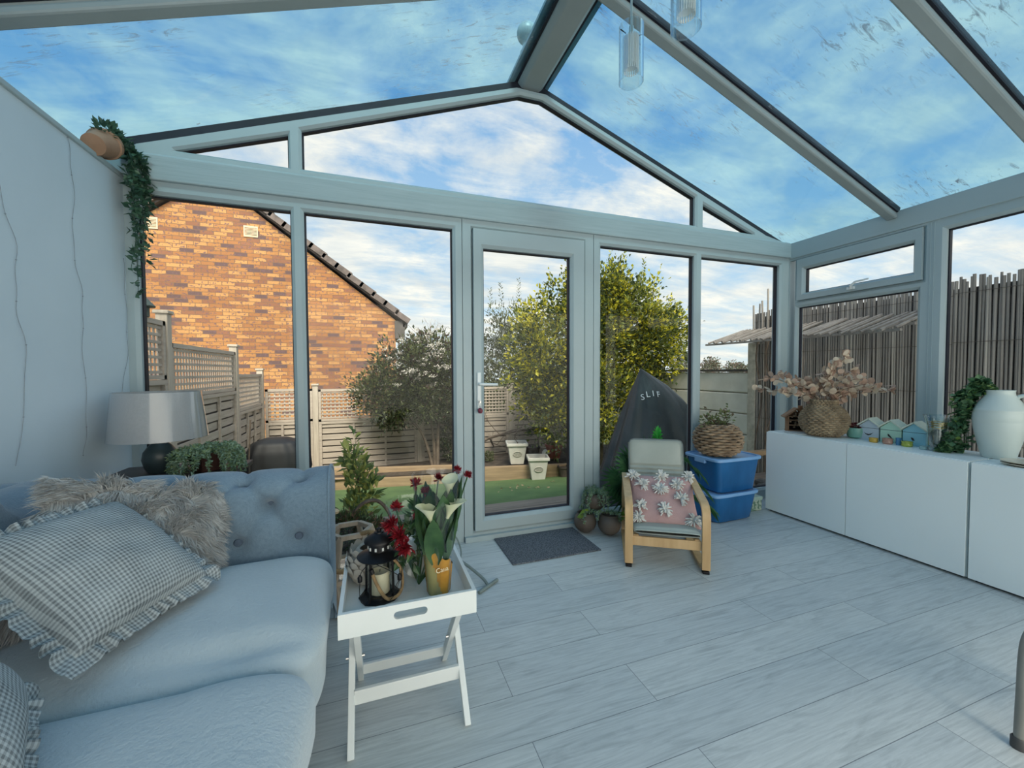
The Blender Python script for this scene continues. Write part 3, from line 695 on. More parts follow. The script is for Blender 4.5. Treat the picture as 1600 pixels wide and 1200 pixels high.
def shoots(mb, r, tops, L=.055, W=.03):
    for (x, y, z, h) in tops:
        n = int(h * 75); zz_ = np.linspace(0, h, n); a = r.random(n) * 6.28; k = (1 - zz_ / h) * .07 + .015
        P = np.stack([x + np.cos(a) * k * .3 + zz_ * .08 * math.sin(x * 9), y + np.sin(a) * k * .3, z + zz_], 1)
        Dd = np.stack([np.cos(a), np.sin(a), np.full(n, .8)], 1); leaves(mb, P, Dd, L, W, r.choice(3, n, p=[.35, .5, .15]), r=r)
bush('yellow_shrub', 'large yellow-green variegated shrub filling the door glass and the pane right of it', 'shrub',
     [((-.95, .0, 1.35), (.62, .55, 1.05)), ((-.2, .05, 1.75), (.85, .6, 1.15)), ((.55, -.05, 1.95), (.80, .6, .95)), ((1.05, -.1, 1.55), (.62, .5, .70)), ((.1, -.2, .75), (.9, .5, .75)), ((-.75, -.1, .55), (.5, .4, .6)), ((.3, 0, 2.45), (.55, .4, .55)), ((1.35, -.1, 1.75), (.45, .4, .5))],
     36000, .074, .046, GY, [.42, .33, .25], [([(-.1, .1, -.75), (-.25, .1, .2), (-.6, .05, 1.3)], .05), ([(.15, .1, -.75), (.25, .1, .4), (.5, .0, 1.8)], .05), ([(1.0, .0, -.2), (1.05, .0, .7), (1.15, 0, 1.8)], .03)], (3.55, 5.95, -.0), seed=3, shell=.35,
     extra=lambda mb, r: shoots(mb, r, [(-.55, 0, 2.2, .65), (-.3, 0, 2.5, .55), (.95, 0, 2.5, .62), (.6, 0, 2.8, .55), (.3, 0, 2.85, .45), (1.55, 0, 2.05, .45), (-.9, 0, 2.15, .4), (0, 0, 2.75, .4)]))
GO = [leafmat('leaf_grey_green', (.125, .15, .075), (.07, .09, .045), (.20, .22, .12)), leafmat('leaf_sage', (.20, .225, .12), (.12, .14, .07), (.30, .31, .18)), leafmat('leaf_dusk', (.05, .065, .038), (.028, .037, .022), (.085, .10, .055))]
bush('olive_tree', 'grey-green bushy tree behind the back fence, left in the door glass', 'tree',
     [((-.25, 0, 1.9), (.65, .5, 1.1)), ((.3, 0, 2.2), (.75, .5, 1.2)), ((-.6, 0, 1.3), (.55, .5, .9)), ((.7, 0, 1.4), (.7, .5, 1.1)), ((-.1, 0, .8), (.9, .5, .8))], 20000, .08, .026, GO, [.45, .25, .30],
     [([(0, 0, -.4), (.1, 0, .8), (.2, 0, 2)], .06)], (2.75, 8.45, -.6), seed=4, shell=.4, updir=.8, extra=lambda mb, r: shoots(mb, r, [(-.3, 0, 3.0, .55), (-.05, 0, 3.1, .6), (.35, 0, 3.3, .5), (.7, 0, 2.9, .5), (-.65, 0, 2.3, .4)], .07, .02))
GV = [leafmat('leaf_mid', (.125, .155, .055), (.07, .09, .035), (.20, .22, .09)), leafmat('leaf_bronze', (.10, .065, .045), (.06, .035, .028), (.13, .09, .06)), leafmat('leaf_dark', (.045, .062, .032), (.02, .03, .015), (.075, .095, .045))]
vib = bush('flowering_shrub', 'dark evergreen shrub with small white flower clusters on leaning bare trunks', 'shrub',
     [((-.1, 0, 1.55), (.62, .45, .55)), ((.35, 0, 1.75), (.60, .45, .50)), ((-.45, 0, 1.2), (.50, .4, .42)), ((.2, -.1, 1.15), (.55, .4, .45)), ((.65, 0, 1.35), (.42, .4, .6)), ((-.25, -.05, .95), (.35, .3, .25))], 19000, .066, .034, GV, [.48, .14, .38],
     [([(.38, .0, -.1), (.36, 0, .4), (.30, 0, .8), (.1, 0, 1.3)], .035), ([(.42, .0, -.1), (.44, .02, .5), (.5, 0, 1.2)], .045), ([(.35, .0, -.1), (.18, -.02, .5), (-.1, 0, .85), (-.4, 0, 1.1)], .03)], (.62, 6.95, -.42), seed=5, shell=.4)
mb = MB(); r = np.random.default_rng(9)
for _ in range(90):
    u_ = r.normal(size=3); u_ /= np.linalg.norm(u_); u_[1] = -abs(u_[1]); c0 = np.array([(.05, 0, 1.62), (.35, 0, 1.80), (.55, 0, 1.5)][r.integers(3)]) + u_ * np.array([.62, .50, .54])
    if c0[2] < 1.35: continue
    n = 26; a = r.normal(size=(n, 3)) * np.array([.028, .02, .014]); leaves(mb, c0 + a, r.normal(size=(n, 3)), .024, .022, r=r)
mb.build('flowers', pm('white_blossom', (.62, .58, .52), (.45, .42, .38), 20, .8), vib, fix=False)
bush('evergreen_bush', 'small dark evergreen bush growing behind the leaning trunks by the fence', 'shrub', [((0, 0, .45), (.35, .25, .45)), ((.15, 0, .75), (.25, .2, .3))], 2600, .05, .028, GV, [.3, .05, .65], None, (1.42, 7.15, -.48), seed=6)
bush('sapling_bush', 'small leafy seedling in the bed behind the sleeper, low in the door glass', 'shrub', [((0, 0, .09), (.10, .07, .09))], 260, .04, .022, [GV[0]], None, None, (1.95, 6.95, -.46), seed=16)
# half-bare branching tree left of the yellow shrub
def branch(mb, p, d, L, r_, depth, rr, spread=.55):
    p = np.array(p, float); d = np.array(d, float); d /= np.linalg.norm(d); pts = [p]; q = p.copy(); dd = d.copy()
    for _ in range(3): dd = dd + rr.normal(size=3) * .18; dd /= np.linalg.norm(dd); q = q + dd * L / 3; pts.append(q.copy())
    mb.tube(pts, list(np.linspace(r_, r_ * .55, 4)), 5 if depth > 1 else 4, cap=False)
    if depth > 0:
        for _ in range(3 if depth > 1 else 4):
            k = rr.integers(1, 4); nd = dd + rr.normal(size=3) * spread; nd[2] += .15; branch(mb, pts[k], nd, L * rr.uniform(.5, .75), r_ * .5, depth - 1, rr, spread)
mb = MB(); rr = np.random.default_rng(21); branch(mb, (0, 0, 0), (.9, -.1, .75), 1.0, .035, 4, rr)
o = mb.build('bare_branch_tree', BARK, loc=(1.75, 7.15, -.2), fix=False); tag(o, 'leaning half-bare branches in front of the trellis, left in the door glass', 'branch')
for i, (x, y, h, sd) in enumerate(((2.15, 20, 1.15, 31), (3.2, 21, 1.25, 32), (3.9, 22, 1.1, 33), (2.7, 19, .95, 34))):
    mb = MB(); branch(mb, (0, 0, 0), (0, 0, 1), h * 1.55, .06, 4, np.random.default_rng(sd), .6)
    o = mb.build('bare_tree', pm('far_twig', (.33, .30, .30), (.25, .23, .23), 6, .9), loc=(x, y, 1.2 - .15 * i), fix=False); tag(o, 'distant bare winter tree above the flowering shrub', 'tree', 'distant bare trees')
    mb = MB().tube([(0, 0, -2.3), (0, 0, .02)], .06, 6); mb.build('trunk', BARK, o)
# far trees and field on the right horizon
FAR = [leafmat('far_green', (.085, .10, .06), (.05, .06, .04), (.13, .14, .08)), leafmat('far_brown', (.16, .10, .08), (.10, .07, .055), (.2, .14, .11))]
for i in range(13):
    x = 26 + i * 2.6 + rng.uniform(-.5, .5); h = [1.2, 1.5, 1.0, 1.3, 1.6, 1.2, 2.6, 1.5, 1.7, 1.5, 1.2, 1.4, 1.2][i] * 1.5
    mb = foliage_mb([((0, 0, h * .5), (1.7, 1.0, h * .62)), ((.8, 0, h * .35), (1.4, .9, h * .5))], 700, .32, .2, 2, np.random.default_rng(60 + i), .4, .3, [.75, .25] if i != 9 else [.2, .8])
    o = mb.build('distant_tree', FAR, loc=(x, 46 + 3.4 * (i % 2), .4), fix=False); tag(o, 'distant tree on the horizon beyond the concrete fence', 'tree', 'distant horizon trees')
    MB().tube([(0, 0, -1.6), (0, 0, .5)], .12, 6).build('trunk', BARK, o)
mb = MB(); r = np.random.default_rng(77); n = 5000; P = np.stack([r.uniform(4.95, 10.5, n), r.uniform(7.6, 11, n), np.zeros(n) - .9], 1); P[:, 2] += r.random(n) * 1.6
leaves(mb, P, r.normal(size=(n, 3)) * .3 + np.array([0, 0, 1]), .32, .03, r.choice(2, n), r=r)
o = mb.build('tall_grass', [leafmat('straw', (.34, .31, .10), (.22, .21, .07), (.45, .40, .18)), leafmat('straw_green', (.20, .23, .06), (.12, .15, .04))], fix=False); tag(o, 'tall yellowish grass and reeds growing beyond the concrete fence', 'grass', kind='stuff')

# planters at the back of the lawn
PLW = pm('white_planter', (.74, .72, .66), (.64, .62, .56), 6, .6)
def planter(x, y, zb, s, h, label, rot, twig=False):
    t = thing('square_planter', label, 'planter', (x, y, zb), rot)
    m = MB(); fr = lambda q, z: [(-q, -q, z), (q, -q, z), (q, q, z), (-q, q, z)]
    L = [fr(s * .30, 0), fr(s * .43, h * .86), fr(s * .50, h * .87), fr(s * .50, h), fr(s * .43, h), fr(s * .40, h * .8)]
    m.add([p for l in L for p in l], [(k * 4 + i, k * 4 + (i + 1) % 4, k * 4 + 4 + (i + 1) % 4, k * 4 + 4 + i) for k in range(5) for i in range(4)] + [(3, 2, 1, 0), (20, 21, 22, 23)])
    m.build('pot', PLW, t, bevel=.008)
    # raised oval cartouche on the front
    o_ = MB(); k = (s * .385, h * .5)
    pts = [(s * .19 * math.cos(a), -k[0] - .002 - (s * .10 * math.sin(a)) * .15, k[1] + s * .115 * math.sin(a)) for a in np.linspace(0, 2 * PI, 28)[:-1]]
    o_.tube(pts, .008, 6, closed=True)
    for a in np.linspace(-.13, .13, 6): o_.tube([(s * a, -k[0] - .002, k[1] - .02), (s * a + .012, -k[0] - .008, k[1] + .02)], .006, 5)
    o_.build('oval_emblem', pm('emblem_shade', (.50, .48, .42), (.44, .42, .37), 9, .6), t, smooth=True)
    MB().add(fr(s * .40, h * .82), [(0, 1, 2, 3)]).build('soil', SOIL, t)
    if twig: MB().tube([(0, 0, h * .7), (.02, 0, h * .95), (-.03, .02, h * 1.15), (.05, 0, h * 2.05)], [.012, .01, .006, .004], 6).build('stem', BARK, t)
planter(2.30, 6.40, -.40, .36, .36, 'white square planter with a bare stem, standing on the timber sleeper', R(-14), True)
planter(2.53, 6.02, -.60, .35, .38, 'white square planter standing on the lawn, the nearer of two', R(-16))
def ribpot(x, y, zb, r, h, mat, label, plant=None):
    t = thing('ribbed_pot', label, 'plant pot', (x, y, zb))
    MB().lathe([(r * .66, 0), (r * .92, h * .82), (r * 1.05, h * .84), (r * 1.05, h), (r * .93, h), (r * .88, h * .8)], 40, rfn=lambda a, i, z: 1 + (.035 * (math.sin(a * 20) > 0) if i < 2 else 0)).build('pot', mat, t)
    MB().lathe([(r * .9, h * .86), (.001, h * .88)], 20, capb=False).build('soil', SOIL, t)
    if plant: foliage_mb([((0, 0, h + .05), (r * 1.1, r, .09))], 200, .06, .03, 1, np.random.default_rng(3)).build('plant', plant, t, fix=False)
ribpot(3.10, 6.62, -.42, .16, .26, pm('red_plastic', (.36, .085, .05), (.26, .06, .04), 6, .55), 'red ribbed plant pot standing in the bed behind the planters', GY[1])
ribpot(2.72, 6.72, -.42, .14, .22, pm('brown_plastic', (.12, .09, .08), (.07, .055, .05), 8, .6), 'dark brown ribbed pot between the white planter and the red pot')
ribpot(2.98, 5.98, -.60, .10, .19, MATS['brown_plastic'], 'small dark ribbed pot on the lawn right of the nearer white planter')
fg = thing('garden_figure', 'small white bird figure with a round head behind the nearer white planter', 'ornament', (2.78, 6.28, -.40))
MB().lathe([(.03, 0), (.065, .03), (.07, .07), (.045, .11), (.03, .125)], 16).build('body', PLW, fg, smooth=True)
MB().lathe([(.055 * math.sin(a), .165 - .055 * math.cos(a)) for a in np.linspace(.2, PI, 10)], 16).build('head', PLW, fg, smooth=True)
MB().lathe([(.02, 0), (.003, .05)], 8).build('beak', PLW, fg).matrix_local = Matrix.Translation((.045, -.01, .155)) @ Matrix.Rotation(R(90), 4, 'Y')
hf = thing('bird_feeder', 'small white dish feeder hanging in front of the trellis, seen through the door', 'feeder', (2.28, 6.1, .62))
MB().lathe([(.01, 0), (.085, .012), (.09, .03), (.0, .022)], 16).build('dish', PLW, hf, smooth=True)
MB().tube([(-.08, 0, .02), (0, 0, .19), (.08, 0, .02)], .003, 4).tube([(0, 0, .19), (0, 0, .42)], .003, 4).build('hanger', PLW, hf)
foliage_mb([((0, 0, .04), (.08, .05, .03))], 60, .04, .02, 1, np.random.default_rng(3)).build('plant', GY[0], hf, fix=False)
LF = pm('fallen_leaf', (.50, .42, .25), (.35, .24, .12), 30, .8)
r = np.random.default_rng(12)
for i in range(16):
    x, y = 2.0 + r.normal() * .35, 5.3 + r.normal() * .28; mb = MB(); leaves(mb, [(0, 0, 0)], [(math.cos(i), math.sin(i), .15)], .05, .03, r=r)
    o = mb.build('fallen_leaf', LF, loc=(x, y, lz(y) + .006), fix=False); tag(o, 'pale fallen leaf lying on the artificial grass', 'leaf', 'fallen leaves on the lawn')

# covered hanging chair outside the right panes
COVER = pm('black_cover', (.060, .070, .075), (.030, .036, .040), 3, .42, .15, bscale=12, spec=.4)
cv = thing('furniture_cover', 'black peaked weatherproof cover over garden furniture, white lettering on its front', 'cover', (2.62, 3.42, -.15))
def cov(u, v):
    t = v; a = u * 2 * PI
    xl = -.56 + t * .51; rr_ = [.66, .68, .70, .70, .66, .58, .44, .24, -.05]; k = t * 8; i = min(int(k), 7); xr_ = rr_[i] + (rr_[i + 1] - rr_[i]) * (k - i)
    cx, rx = (xl + xr_) / 2, (xr_ - xl) / 2 + .006
    ry = .42 * (1 - t ** 2.2) + .008
    f = 1 + (.055 * math.sin(a * 9 + 2 * math.sin(3 * t)) + .03 * math.sin(a * 17 + 5 * t)) * (1 - t) ** .5
    return (cx + rx * f * math.cos(a), ry * f * math.sin(a), .02 + t * 1.31)
MB().grid(cov, 96, 40, cu=True).build('cover', COVER, cv, smooth=True, fix=True, angle=80)
def text(name, body, mat, parent, size, ext=.001):
    cu = bpy.data.curves.new(name, 'FONT'); cu.body = body; cu.size = size; cu.extrude = ext; cu.align_x = 'CENTER'; cu.resolution_u = 3
    tmp = bpy.data.objects.new(name, cu); C.objects.link(tmp)
    bpy.context.view_layer.update(); me = bpy.data.meshes.new_from_object(tmp.evaluated_get(bpy.context.evaluated_depsgraph_get()))
    C.objects.unlink(tmp); bpy.data.objects.remove(tmp); me.materials.append(mat); o = bpy.data.objects.new(name, me); C.objects.link(o); o.parent = parent; return o
LET = pm('white_print', (.82, .84, .85), (.78, .80, .81), 9, .6)
for ch, u_, v_, ro in (('S', .607, .765, 16), ('L', .640, .785, 6), ('I', .672, .792, 0), ('F', .700, .785, -8)):
    p0, pu, pv = (Vector(cov(a_, b_)) for a_, b_ in ((u_, v_), (u_ + .012, v_), (u_, v_ + .012)))
    ex_ = (pu - p0).normalized(); ey_ = (pv - p0); ey_ = (ey_ - ex_ * ey_.dot(ex_)).normalized(); ez_ = ex_.cross(ey_)
    t_ = text('lettering', ch, LET, cv, .085); t_.matrix_local = Matrix.Translation(p0 + ez_ * .012) @ Matrix((ex_, ey_, ez_)).transposed().to_4x4() @ Matrix.Rotation(R(ro), 4, 'Z')
# covered barbecue at the left
bb = thing('covered_barbecue', 'low barbecue under a black fabric cover by the left fence, beyond the sofa arm', 'barbecue', (-1.22, 6.05, -.62))
def bq(u, v):
    a = u * 2 * PI; t = v; prof_ = [(.36, 0), (.37, .3), (.39, .55), (.37, .74), (.30, .86), (.16, .91), (.0, .92)]; k = t * 6; i = min(int(k), 5); q = k - i
    r_ = prof_[i][0] * (1 - q) + prof_[i + 1][0] * q; z = prof_[i][1] * (1 - q) + prof_[i + 1][1] * q
    e = lambda s: math.copysign(abs(s) ** .7, s); f = 1 + .02 * math.sin(a * 8) + .012 * math.sin(a * 15 + 3 * t)
    return (r_ * .9 * f * e(math.cos(a)), r_ * .72 * f * e(math.sin(a)), z)
MB().grid(bq, 72, 26, cu=True).build('cover', pm('black_fabric', (.022, .024, .027), (.012, .013, .015), 5, .6), bb, smooth=True)
MB().tube([(.30, -.1, .80), (.40, -.14, .72), (.42, -.16, .55), (.38, -.1, .45)], .03, 8).build('side_bag', pm('black_plastic', (.012, .012, .014), None, 9, .25), bb, smooth=True)
o = MB().tube([(0, 0, 0), (.015, .01, .6), (.035, .03, 1.12)], .009, 6).build('garden_stick', BARK, loc=(-1.48, 5.75, -.55)); tag(o, 'thin brown stick leaning upright against the left fence', 'stick')
bh = thing('fence_lantern', 'dark green conical bird house by the left window edge, above the fence', 'bird house', (-1.70, 3.93, 1.603))
MB().lathe([(.05, 0), (.05, .09), (.0, .09)], 16).build('body', pm('dark_green_paint', (.075, .10, .085), (.05, .07, .06), 8, .6), bh, smooth=True)
MB().lathe([(.085, .075), (.088, .082), (.0, .19)], 20).build('roof', MATS['dark_green_paint'], bh)
bh.name = 'bird_house'

# ------------------------------------------------------------------ sofa
SOFAM = fabric_mat('blue_grey_linen', (.205, .295, .375), (.13, .20, .265), 420)
SEATM = pm('pale_plush_cover', (.50, .575, .61), (.44, .52, .56), 3.5, .95, .35, bscale=90, spec=.1, Sheen_Weight=.35, detail=8)
BTN = pm('button_fabric', (.11, .16, .22), (.08, .115, .17), 30, .85)
sofa = thing('sofa', 'blue-grey button-tufted sofa with pale plush seat cushions along the left wall', 'sofa', (-.70, .75, 0))
SO = Vector((-.70, .75, 0))
def tufted(profile, sweep, buttons, links, nu, nv, L, depth=.034):
    """profile: list (a,z) ; returns fn(u,v)->sofa-local point. buttons (s, t-arclength)"""
    P = np.array(catmull(profile, 10)); seg = np.r_[0, np.cumsum(np.linalg.norm(np.diff(P, axis=0), axis=1))]; T = seg[-1]
    def f(u, v):
        s = u * L; t = v * T
        a, z = np.interp(t, seg, P[:, 0]), np.interp(t, seg, P[:, 1]); e = .012
        ta = np.array([np.interp(min(t + e, T), seg, P[:, 0]) - np.interp(max(t - e, 0), seg, P[:, 0]), np.interp(min(t + e, T), seg, P[:, 1]) - np.interp(max(t - e, 0), seg, P[:, 1])]); ta /= np.linalg.norm(ta)
        nrm = np.array([-ta[1], ta[0]]); d = 0
        for bs, bt in buttons: q = math.hypot(s - bs, t - bt); d -= depth * math.exp(-(q / .034) ** 2) + depth * .35 * math.exp(-(q / .085) ** 2)
        for (s0, t0, s1, t1) in links:
            vx, vy = s1 - s0, t1 - t0; k = max(0, min(1, ((s - s0) * vx + (t - t0) * vy) / (vx * vx + vy * vy))); q = math.hypot(s - s0 - k * vx, t - t0 - k * vy)
            d -= .009 * math.exp(-(q / .010) ** 2) + .006 * math.exp(-(q / .03) ** 2)
        a, z = a + nrm[0] * d, z + nrm[1] * d
        return sweep(s, a, z)
    return f, seg, P, T
def arc_at_z(seg, P, z):   # arclength on the inner side at height z
    k = int(np.argmax(P[:, 1])); return float(np.interp(z, P[:k + 1, 1], seg[:k + 1]))
# far armrest (inner face looks toward -y)
prof_arm = [(1.725, .22), (1.72, .40), (1.705, .56), (1.700, .66), (1.718, .725), (1.765, .768), (1.83, .772), (1.89, .74), (1.918, .67), (1.905, .60), (1.895, .45), (1.895, .08)]
X0, X1 = -1.17, -.172
Pm = np.array(catmull(prof_arm, 10)); sg = np.r_[0, np.cumsum(np.linalg.norm(np.diff(Pm, axis=0), axis=1))]
tA = sg[int(np.argmax(Pm[:, 1]))] - .045; tB = arc_at_z(sg, Pm, .650); tC = arc_at_z(sg, Pm, .515)
def sx(x): return x - X0
bts, lks = [], []
for k in range(5): bts.append((sx(-.274 - .198 * k), tA))
for k in range(5): bts.append((sx(-.383 - .198 * k), tB))
for k in range(5): bts.append((sx(-.281 - .205 * k), tC))
for k in range(5):
    x = -.383 - .198 * k
    lks += [(sx(x), tB, sx(x + .109), tA), (sx(x), tB, sx(x - .089), tA), (sx(x), tB, sx(x + .05), tB - .07), (sx(x), tB, sx(x - .07), tB - .09)]
    xa_ = -.274 - .198 * k; lks.append((sx(xa_), tA, sx(xa_ + .0), tA + .16))
f, seg, P, T = tufted(prof_arm, lambda s, a, z: (X0 + s - SO.x, a - SO.y, z + .02 * (1 - s / (X1 - X0)) * max(0, z - .5) / .27), bts, lks, 0, 0, X1 - X0)
mb = MB().grid(f, 110, 110)
arm = mb.build('armrest', SOFAM, sofa, smooth=True, angle=180)
n_ = len(P); mb = MB(); Pl = [(X1 - SO.x, a - SO.y, z) for a, z in P]; cen = (X1 - SO.x + .006, 1.81 - SO.y, .45)
inn = [(X1 - SO.x + .010, 1.81 - SO.y + (a - 1.81) * .86, .42 + (z - .42) * .93) for a, z in P]
mb.add(Pl + inn, [(i, i + 1, n_ + i + 1, n_ + i) for i in range(n_ - 1)] + [tuple(range(n_, 2 * n_))]); mb.build('front_panel', SOFAM, arm, smooth=True)
mb = MB().tube([(p[0] + .003, p[1], p[2]) for p in Pl], .006, 6); mb.build('piping', SOFAM, arm, smooth=True)
for bs, bt in bts[:5] + bts[5:10] + bts[10:12]:
    p = Vector(f(bs / (X1 - X0), bt / T)); a, z = np.interp(bt, seg, P[:, 0]), np.interp(bt, seg, P[:, 1])
    q = Vector((0, -1, 0)) if bt < tA - .02 else Vector((0, -.4, .9))
    M = q.to_track_quat('Z', 'Y').to_matrix().to_4x4(); M.translation = p + q * (.016 if abs(bt - tB) < .01 else .006)
    MB().lathe([(.015, 0), (.0155, .004), (.012, .009), (.0, .011)], 16).build('button', BTN, sofa, smooth=True).matrix_local = M
# near armrest
f2_, *_r = tufted(prof_arm, lambda s, a, z: (X0 + s - SO.x, (1.44 - a) - SO.y - .0, z), [], [], 0, 0, X1 - X0)
o = MB().grid(lambda u, v: (lambda p: (p[0], p[1] - 1.44 + .0 + .0, p[2]))(f2_(u, v)), 20, 60).build('armrest', SOFAM, sofa, smooth=True, angle=180)
mb = MB(); mb.add([(X1 - SO.x, (1.44 - a) - SO.y - 1.44, z) for a, z in P], [tuple(range(n_))]); mb.build('front_panel', SOFAM, o)
# back along the wall
prof_b = [(-.90, .26), (-.93, .42), (-.955, .58), (-.965, .68), (-.985, .745), (-1.035, .795), (-1.10, .80), (-1.155, .765), (-1.185, .69), (-1.185, .5), (-1.185, .08)]
Pb = np.array(catmull(prof_b, 10)); sb_ = np.r_[0, np.cumsum(np.linalg.norm(np.diff(Pb, axis=0), axis=1))]
Y0, Y1 = -.20, 1.78
tbA = sb_[int(np.argmax(Pb[:, 1]))] - .05; tbB = arc_at_z(sb_, Pb, .66); tbC = arc_at_z(sb_, Pb, .52); bts2, lks2 = [], []
for k in range(9):
    y = .05 + .205 * k; bts2 += [(y, tbA), (y + .10, tbB), (y, tbC)]
    lks2 += [(y + .10, tbB, y, tbA), (y + .10, tbB, y + .205, tbA), (y, tbA, y, tbA + .16)]
fb, segb, PB, TB = tufted(prof_b, lambda s, a, z: (a - SO.x, Y0 + s - SO.y, z), bts2, lks2, 0, 0, Y1 - Y0, .03)
MB().grid(lambda u, v: fb(u, v), 150, 70).build('backrest', SOFAM, sofa, smooth=True, angle=180)
MB().b2(-.42, .475, -.93, 1.12, .07, .26).build('base', SOFAM, sofa, bevel=.02)
FOOT = pm('dark_wood_foot', (.05, .035, .025), (.03, .02, .015), 12, .4)
for x in (-.38, .44):
    for y in (-.95, 1.08): MB().lathe([(.02, 0), (.028, .03), (.032, .08)], 14, (x, y, 0), capt=True).build('foot', FOOT, sofa, smooth=True)
def seat_cushion(y0, y1, x0=-.93, x1=-.145, z0=.245, z1=.475, sd=0):
    cx, cy, cz = (x0 + x1) / 2, (y0 + y1) / 2, (z0 + z1) / 2; a, b_, c = (x1 - x0) / 2, (y1 - y0) / 2, (z1 - z0) / 2
    r = random.Random(sd); ph = [r.uniform(0, 6) for _ in range(6)]
    def se(w, e): return math.copysign(abs(w) ** e, w)
    def fn(u, v):
        th = u * 2 * PI; ph_ = (v - .5) * PI; e1, e2 = .34, .22
        # cluster samples at the edges
        x = a * se(math.cos(ph_), e1) * se(math.cos(th), e2); y = b_ * se(math.cos(ph_), e1) * se(math.sin(th), e2); z = c * se(math.sin(ph_), e1)
        top = max(0, z / c)
        q = top * (.030 * (1 - (x / a) ** 2) * (1 - (y / b_) ** 2) + .006 * math.sin(x * 9 + ph[0]) * math.sin(y * 8 + ph[1]) + .004 * math.sin(x * 21 + y * 13 + ph[2]))
        q -= top * .028 * math.exp(-((abs(y) - b_) / .05) ** 2) * (.6 + .4 * math.sin(x * 14 + ph[3]))
        # crumpled fold near the seam
        q -= top * .026 * math.exp(-(((x - .20) / .16) ** 2 + ((y * (1 if sd == 1 else -1) + b_ - .075) / .035) ** 2)) if sd in (1,) else 0
        xx = x + (.010 * math.sin(y * 11 + ph[4]) + .006 * math.sin(z * 30 + y * 6)) * (x / a)
        return (cx + xx - SO.x, cy + y - SO.y, cz + z + q)
    return MB().grid(fn, 150, 72, cu=True).build('seat_cushion', SEATM, sofa, smooth=True, angle=180)
seat_cushion(1.075, 1.72, sd=1); seat_cushion(.475, 1.078, sd=2); seat_cushion(-.125, .478, sd=3)

# ------------------------------------------------------------------ cushions
GING = gingham_mat('grey_gingham', (.125, .145, .155), (.50, .545, .555), .0045)
def pillow_mb(w, h, t, n=48, pinch=.06, pw=.42):
    mb = MB(); uv = []
    def half(sg_):
        def fn(u, v):
            x, y = 2 * u - 1, 2 * v - 1
            k = ((1 - x * x) * (1 - y * y)); z = t / 2 * max(k, 0) ** pw * sg_
            e = 1 - pinch * (1 - abs(x * y)) * (max(abs(x), abs(y)) ** 3)
            z += .004 * math.sin(x * 7 + y * 4) * math.sin(y * 6 - x * 3) * k * sg_
            return (x * w / 2 * (1 - pinch * (1 - y * y) * abs(x) ** 3 * 1.0), y * h / 2 * (1 - pinch * (1 - x * x) * abs(y) ** 3), z)
        return fn
    mb.grid(half(1), n, n); mb.grid(half(-1), n, n)
    mb.uv = [(p[0], p[1]) for p in mb.v]; return mb
def frill_mb(w, h, wid, waves, amp, seed=0, pinch=.06):
    r = random.Random(seed); per = []; n = waves * 8
    ph = [r.uniform(0, 6.28) for _ in range(4)]
    for i in range(n):
        s = i / n * 4; k = int(s); q = s - k; e = 2 * q - 1
        c = [(-1 + 2 * q, -1), (1, -1 + 2 * q), (1 - 2 * q, 1), (-1, 1 - 2 * q)][k]
        nr = [(0, -1), (1, 0), (0, 1), (-1, 0)][k]; x, y = c
        px, py = x * w / 2 * (1 - pinch * (1 - y * y) * abs(x) ** 3), y * h / 2 * (1 - pinch * (1 - x * x) * abs(y) ** 3)
        cr = max(0, (abs(e) - .86) / .14); nx, ny = nr[0] + (cr * x * .9 if nr[0] == 0 else 0), nr[1] + (cr * y * .9 if nr[1] == 0 else 0)
        wv = math.sin(i / 8 * 2 * PI + 1.3 * math.sin(i * .11 + ph[0])) * amp * (.6 + .5 * math.sin(i * .173 + ph[1])); per.append((px, py, nx, ny, wv))
    mb = MB(); m = 5; uv = []
    for (px, py, nx, ny, wv) in per:
        for j in range(m):
            q = j / (m - 1); mb.v.append((px + nx * wid * q * (1 - .15 * abs(wv) / amp), py + ny * wid * q * (1 - .15 * abs(wv) / amp), wv * q ** .7)); uv.append((px + nx * wid * q, py + ny * wid * q))
    for i in range(n):
        for j in range(m - 1): mb.f.append((i * m + j, ((i + 1) % n) * m + j, ((i + 1) % n) * m + j + 1, i * m + j + 1)); mb.mi.append(0)
    mb.uv = uv; return mb
def gingham(label, A, B_, Dd, sd):
    A, B_, Dd = Vector(A), Vector(B_), Vector(Dd); t = thing('gingham_cushion', label, 'cushion', group='gingham cushions')
    w_ = (B_ - A).length; h_ = (Dd - A).length
    pillow_mb(w_, h_, .17).build('cushion_body', GING, t, smooth=True, angle=180); frill_mb(w_ * .985, h_ * .985, .040, 44, .013, sd).build('frill', GING, t, smooth=True, angle=180, fix=False)
    orient(t, A + (B_ - A) / 2 + (Dd - A) / 2, B_ - A, Dd - A); return t
gingham('grey and white gingham cushion with frilled edge propped in front of the fluffy cushion', (-.614, 1.109, .545), (-.483, 1.445, .545), (-.880, 1.213, .767), 1)
gingham('grey and white gingham cushion cut off by the bottom left corner of the photo', (-.490, .757, .535), (-.655, 1.035, .535), (-.705, .625, .775), 2)
FUR = pm('grey_fur', (.52, .535, .535), (.36, .375, .38), 18, .8, spec=.15, Sheen_Weight=.3)
FURB = pm('grey_fur_base', (.34, .35, .35), (.25, .26, .265), 18, .95)
ff = thing('fluffy_cushion', 'shaggy grey faux fur cushion leaning in the corner of the sofa', 'cushion')
fw_, fh_ = .46, .40
pb = pillow_mb(fw_, fh_, .16); pb.build('cushion_body', FURB, ff, smooth=True)
r = np.random.default_rng(5); n = 26000; u_, v_ = r.uniform(-1, 1, n), r.uniform(-1, 1, n)
kk = np.maximum((1 - u_ ** 2) * (1 - v_ ** 2), 0); sd_ = np.where(r.random(n) < .86, 1, -1)
